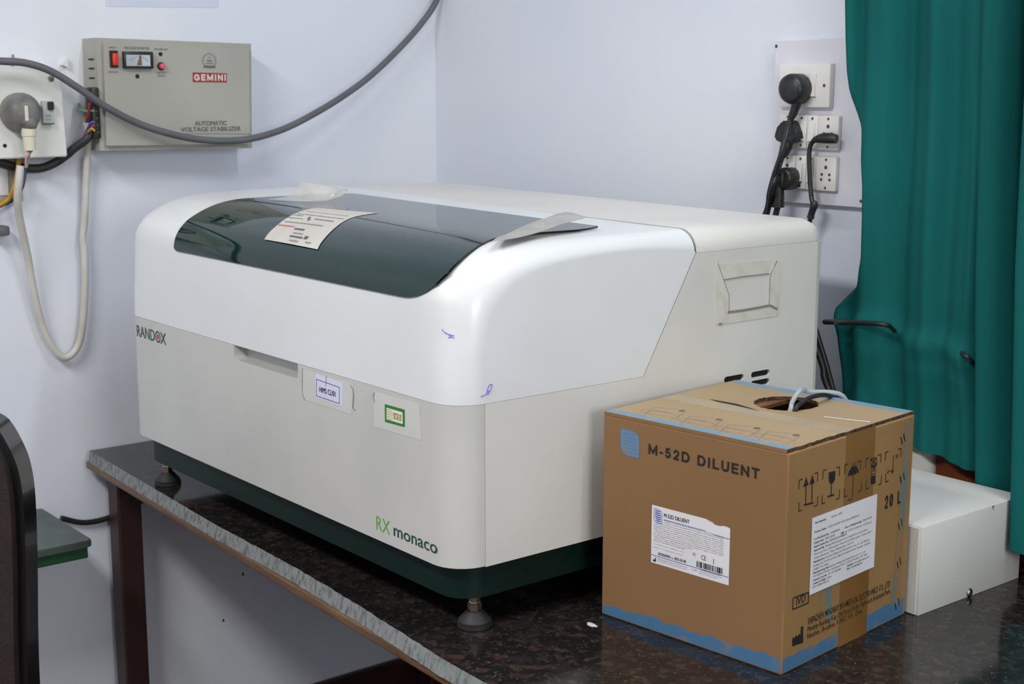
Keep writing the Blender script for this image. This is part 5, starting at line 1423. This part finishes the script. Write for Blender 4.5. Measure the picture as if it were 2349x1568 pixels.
bm = BM(); q = [LW.px(*p) for p in ((243, 15), (500, 18), (502, -20), (240, -20))]; pprism(bm, LW, q, 0.0003, 0.0006); tag(obj('tape_remnant', bm, M['wallfilm']), 'faint remnant of clear film on the wall above the stabilizer', 'film')
bm = BM()
for x, y, r_ in ((557, 1316, .004), (512, 1422, .0035)): pprism(bm, LW, circ(*LW.px(x, y), r_ * 0.6, 9, r_), 0.0003, 0.0008)
o = obj('wall_mark', bm, M['skirt']); o['kind'] = 'structure'; o.name = 'trim_1'

# ================================================================== green side table
GZ = -0.10
GT = thing('side_table', 'green painted side table with grey green slab top and chipped edge', 'table', (-2.45, 0.5, ZF))
g0 = at(215, 1237, 2, GZ)
bm = BM(); prism(bm, [(XL + .004, -0.25), (g0.x, -0.25), (g0.x, g0.y - 0.012), (g0.x - 0.004, g0.y - 0.004), (g0.x - 0.012, g0.y), (XL + .004, g0.y)], lambda a, b: Vector((a, b, GZ - 0.012)), lambda a, b: Vector((a, b, GZ)))
es = [e for e in bm.edges if all(v.co.z > GZ - 0.001 for v in e.verts)]; bmesh.ops.bevel(bm, geom=es, offset=0.002, segments=2, affect='EDGES'); obj('slab_top', bm, M['gtop'], GT, 40)
obj('frame', box(BM(), XL + .006, g0.x - 0.008, -0.24, g0.y - 0.008, GZ - 0.034, GZ - 0.0122, 0.002), M['gpaint'], GT)
for x, y in ((XL + .01, -0.23), (g0.x - 0.045, -0.23), (XL + .01, 0.55)): obj('leg', box(BM(), x, x + 0.035, y, y + 0.035, ZF, GZ - 0.0342, 0.002), M['gpaint'], GT)

# ================================================================== office chair at the left edge
dc = 1.72
Pc = CAM + ray(88, 1350) * (dc / FPX)
rx = Vector((RGT.x, RGT.y, 0)).normalized(); fw = Vector((FWD.x, FWD.y, 0)).normalized()
ZT_ = at(0, 948, 1, Pc.y).z
OCo = Vector((Pc.x, Pc.y, 0)) - rx * 0.225
OC = thing('office_chair', 'dark brown padded office chair with glossy black rim at the left edge', 'chair', (OCo.x, OCo.y, ZF))
def cq(a, h, d=0.0): return OCo + rx * a + Vector((0, 0, h)) + fw * d
zlow = -0.17
CHP = Plane(OCo, rx, (0, 0, 1))
CH_OUT = [CHP.px(*q) for q in ((92, 1568), (88, 1440), (87, 1330), (85, 1220), (80, 1120), (69, 1055), (50, 1008), (25, 966), (0, 947), (-60, 925), (-160, 912))]
def chair_outline(i):
    pts = [(CH_OUT[0][0], zlow + i)] + [(a, h) for a, h in CH_OUT]
    pts.append((0, max(p[1] for p in pts) + 0.004))
    s = [(p.x, p.y) for p in spline([Vector((a, b, 0)) for a, b in pts], 5)]
    if i:                                                       # parallel inset
        q = []
        for k, p in enumerate(s):
            a, b = s[max(k - 1, 0)], s[min(k + 1, len(s) - 1)]; t = Vector((b[0] - a[0], b[1] - a[1])).normalized(); q.append((p[0] - t.y * i, p[1] + t.x * i))
        q[-1] = (0, q[-1][1]); s = [p for p in q if p[0] >= 0]
    return s + [(-a, h) for a, h in s[::-1][1:]]
bm = BM(); prism(bm, chair_outline(0.0), lambda a, h: cq(a, h, -0.042), lambda a, h: cq(a, h, 0.0))
es = [e for e in bm.edges if len(e.link_faces) == 2 and e.calc_face_angle(0) > 1.0]; bmesh.ops.bevel(bm, geom=es, offset=0.010, segments=4, affect='EDGES')
BR = obj('backrest_shell', bm, M['gloss'], OC, 50)
bm = BM(); prism(bm, chair_outline(0.010), lambda a, h: cq(a, h, -0.058), lambda a, h: cq(a, h, -0.030))
es = [e for e in bm.edges if len(e.link_faces) == 2 and e.calc_face_angle(0) > 1.0]; bmesh.ops.bevel(bm, geom=es, offset=0.010, segments=4, affect='EDGES')
obj('backrest_pad', bm, M['leather'], OC, 50)
bm = BM(); prism(bm, rrect(-0.23, 0.23, -0.44, -0.02, 0.07), lambda a, d: cq(a, -0.36, d), lambda a, d: cq(a, -0.27, d))
es = [e for e in bm.edges if len(e.link_faces) == 2 and e.calc_face_angle(0) > 1.0]; bmesh.ops.bevel(bm, geom=es, offset=0.025, segments=3, affect='EDGES'); obj('seat', bm, M['leather'], OC, 50)
bm = BM(); tube(bm, [cq(0, -0.10, 0.01), cq(0, -0.28, 0.02), cq(0, -0.375, -0.02), cq(0, -0.38, -0.2)], 0.018, 8, 5); obj('back_support', bm, M['black'], OC, 50)
bm = BM(); lathe(bm, cq(0, ZF + 0.09, -0.22), (0, 0, 1), [(0, 0.03), (0.10, 0.03), (0.11, 0.018), (0.32, 0.018)], 18); obj('gas_column', bm, M['black'], OC, 40)
for k in range(5):
    th = 2 * PI * k / 5 + 0.3; e = cq(0.26 * math.cos(th), ZF + 0.075, -0.22 + 0.26 * math.sin(th))
    bm = BM(); tube(bm, [cq(0, ZF + 0.12, -0.22), e], [0.022, 0.014], 8, 4); G = obj('base_arm', bm, M['black'], OC, 50)
    bm = BM(); lathe(bm, Vector((e.x, e.y, ZF + 0.0275)) - rx * 0.02, rx, [(0, 0.02), (0.004, 0.0275), (0.036, 0.0275), (0.04, 0.02)], 16); obj('castor', bm, M['black'], G, 40)
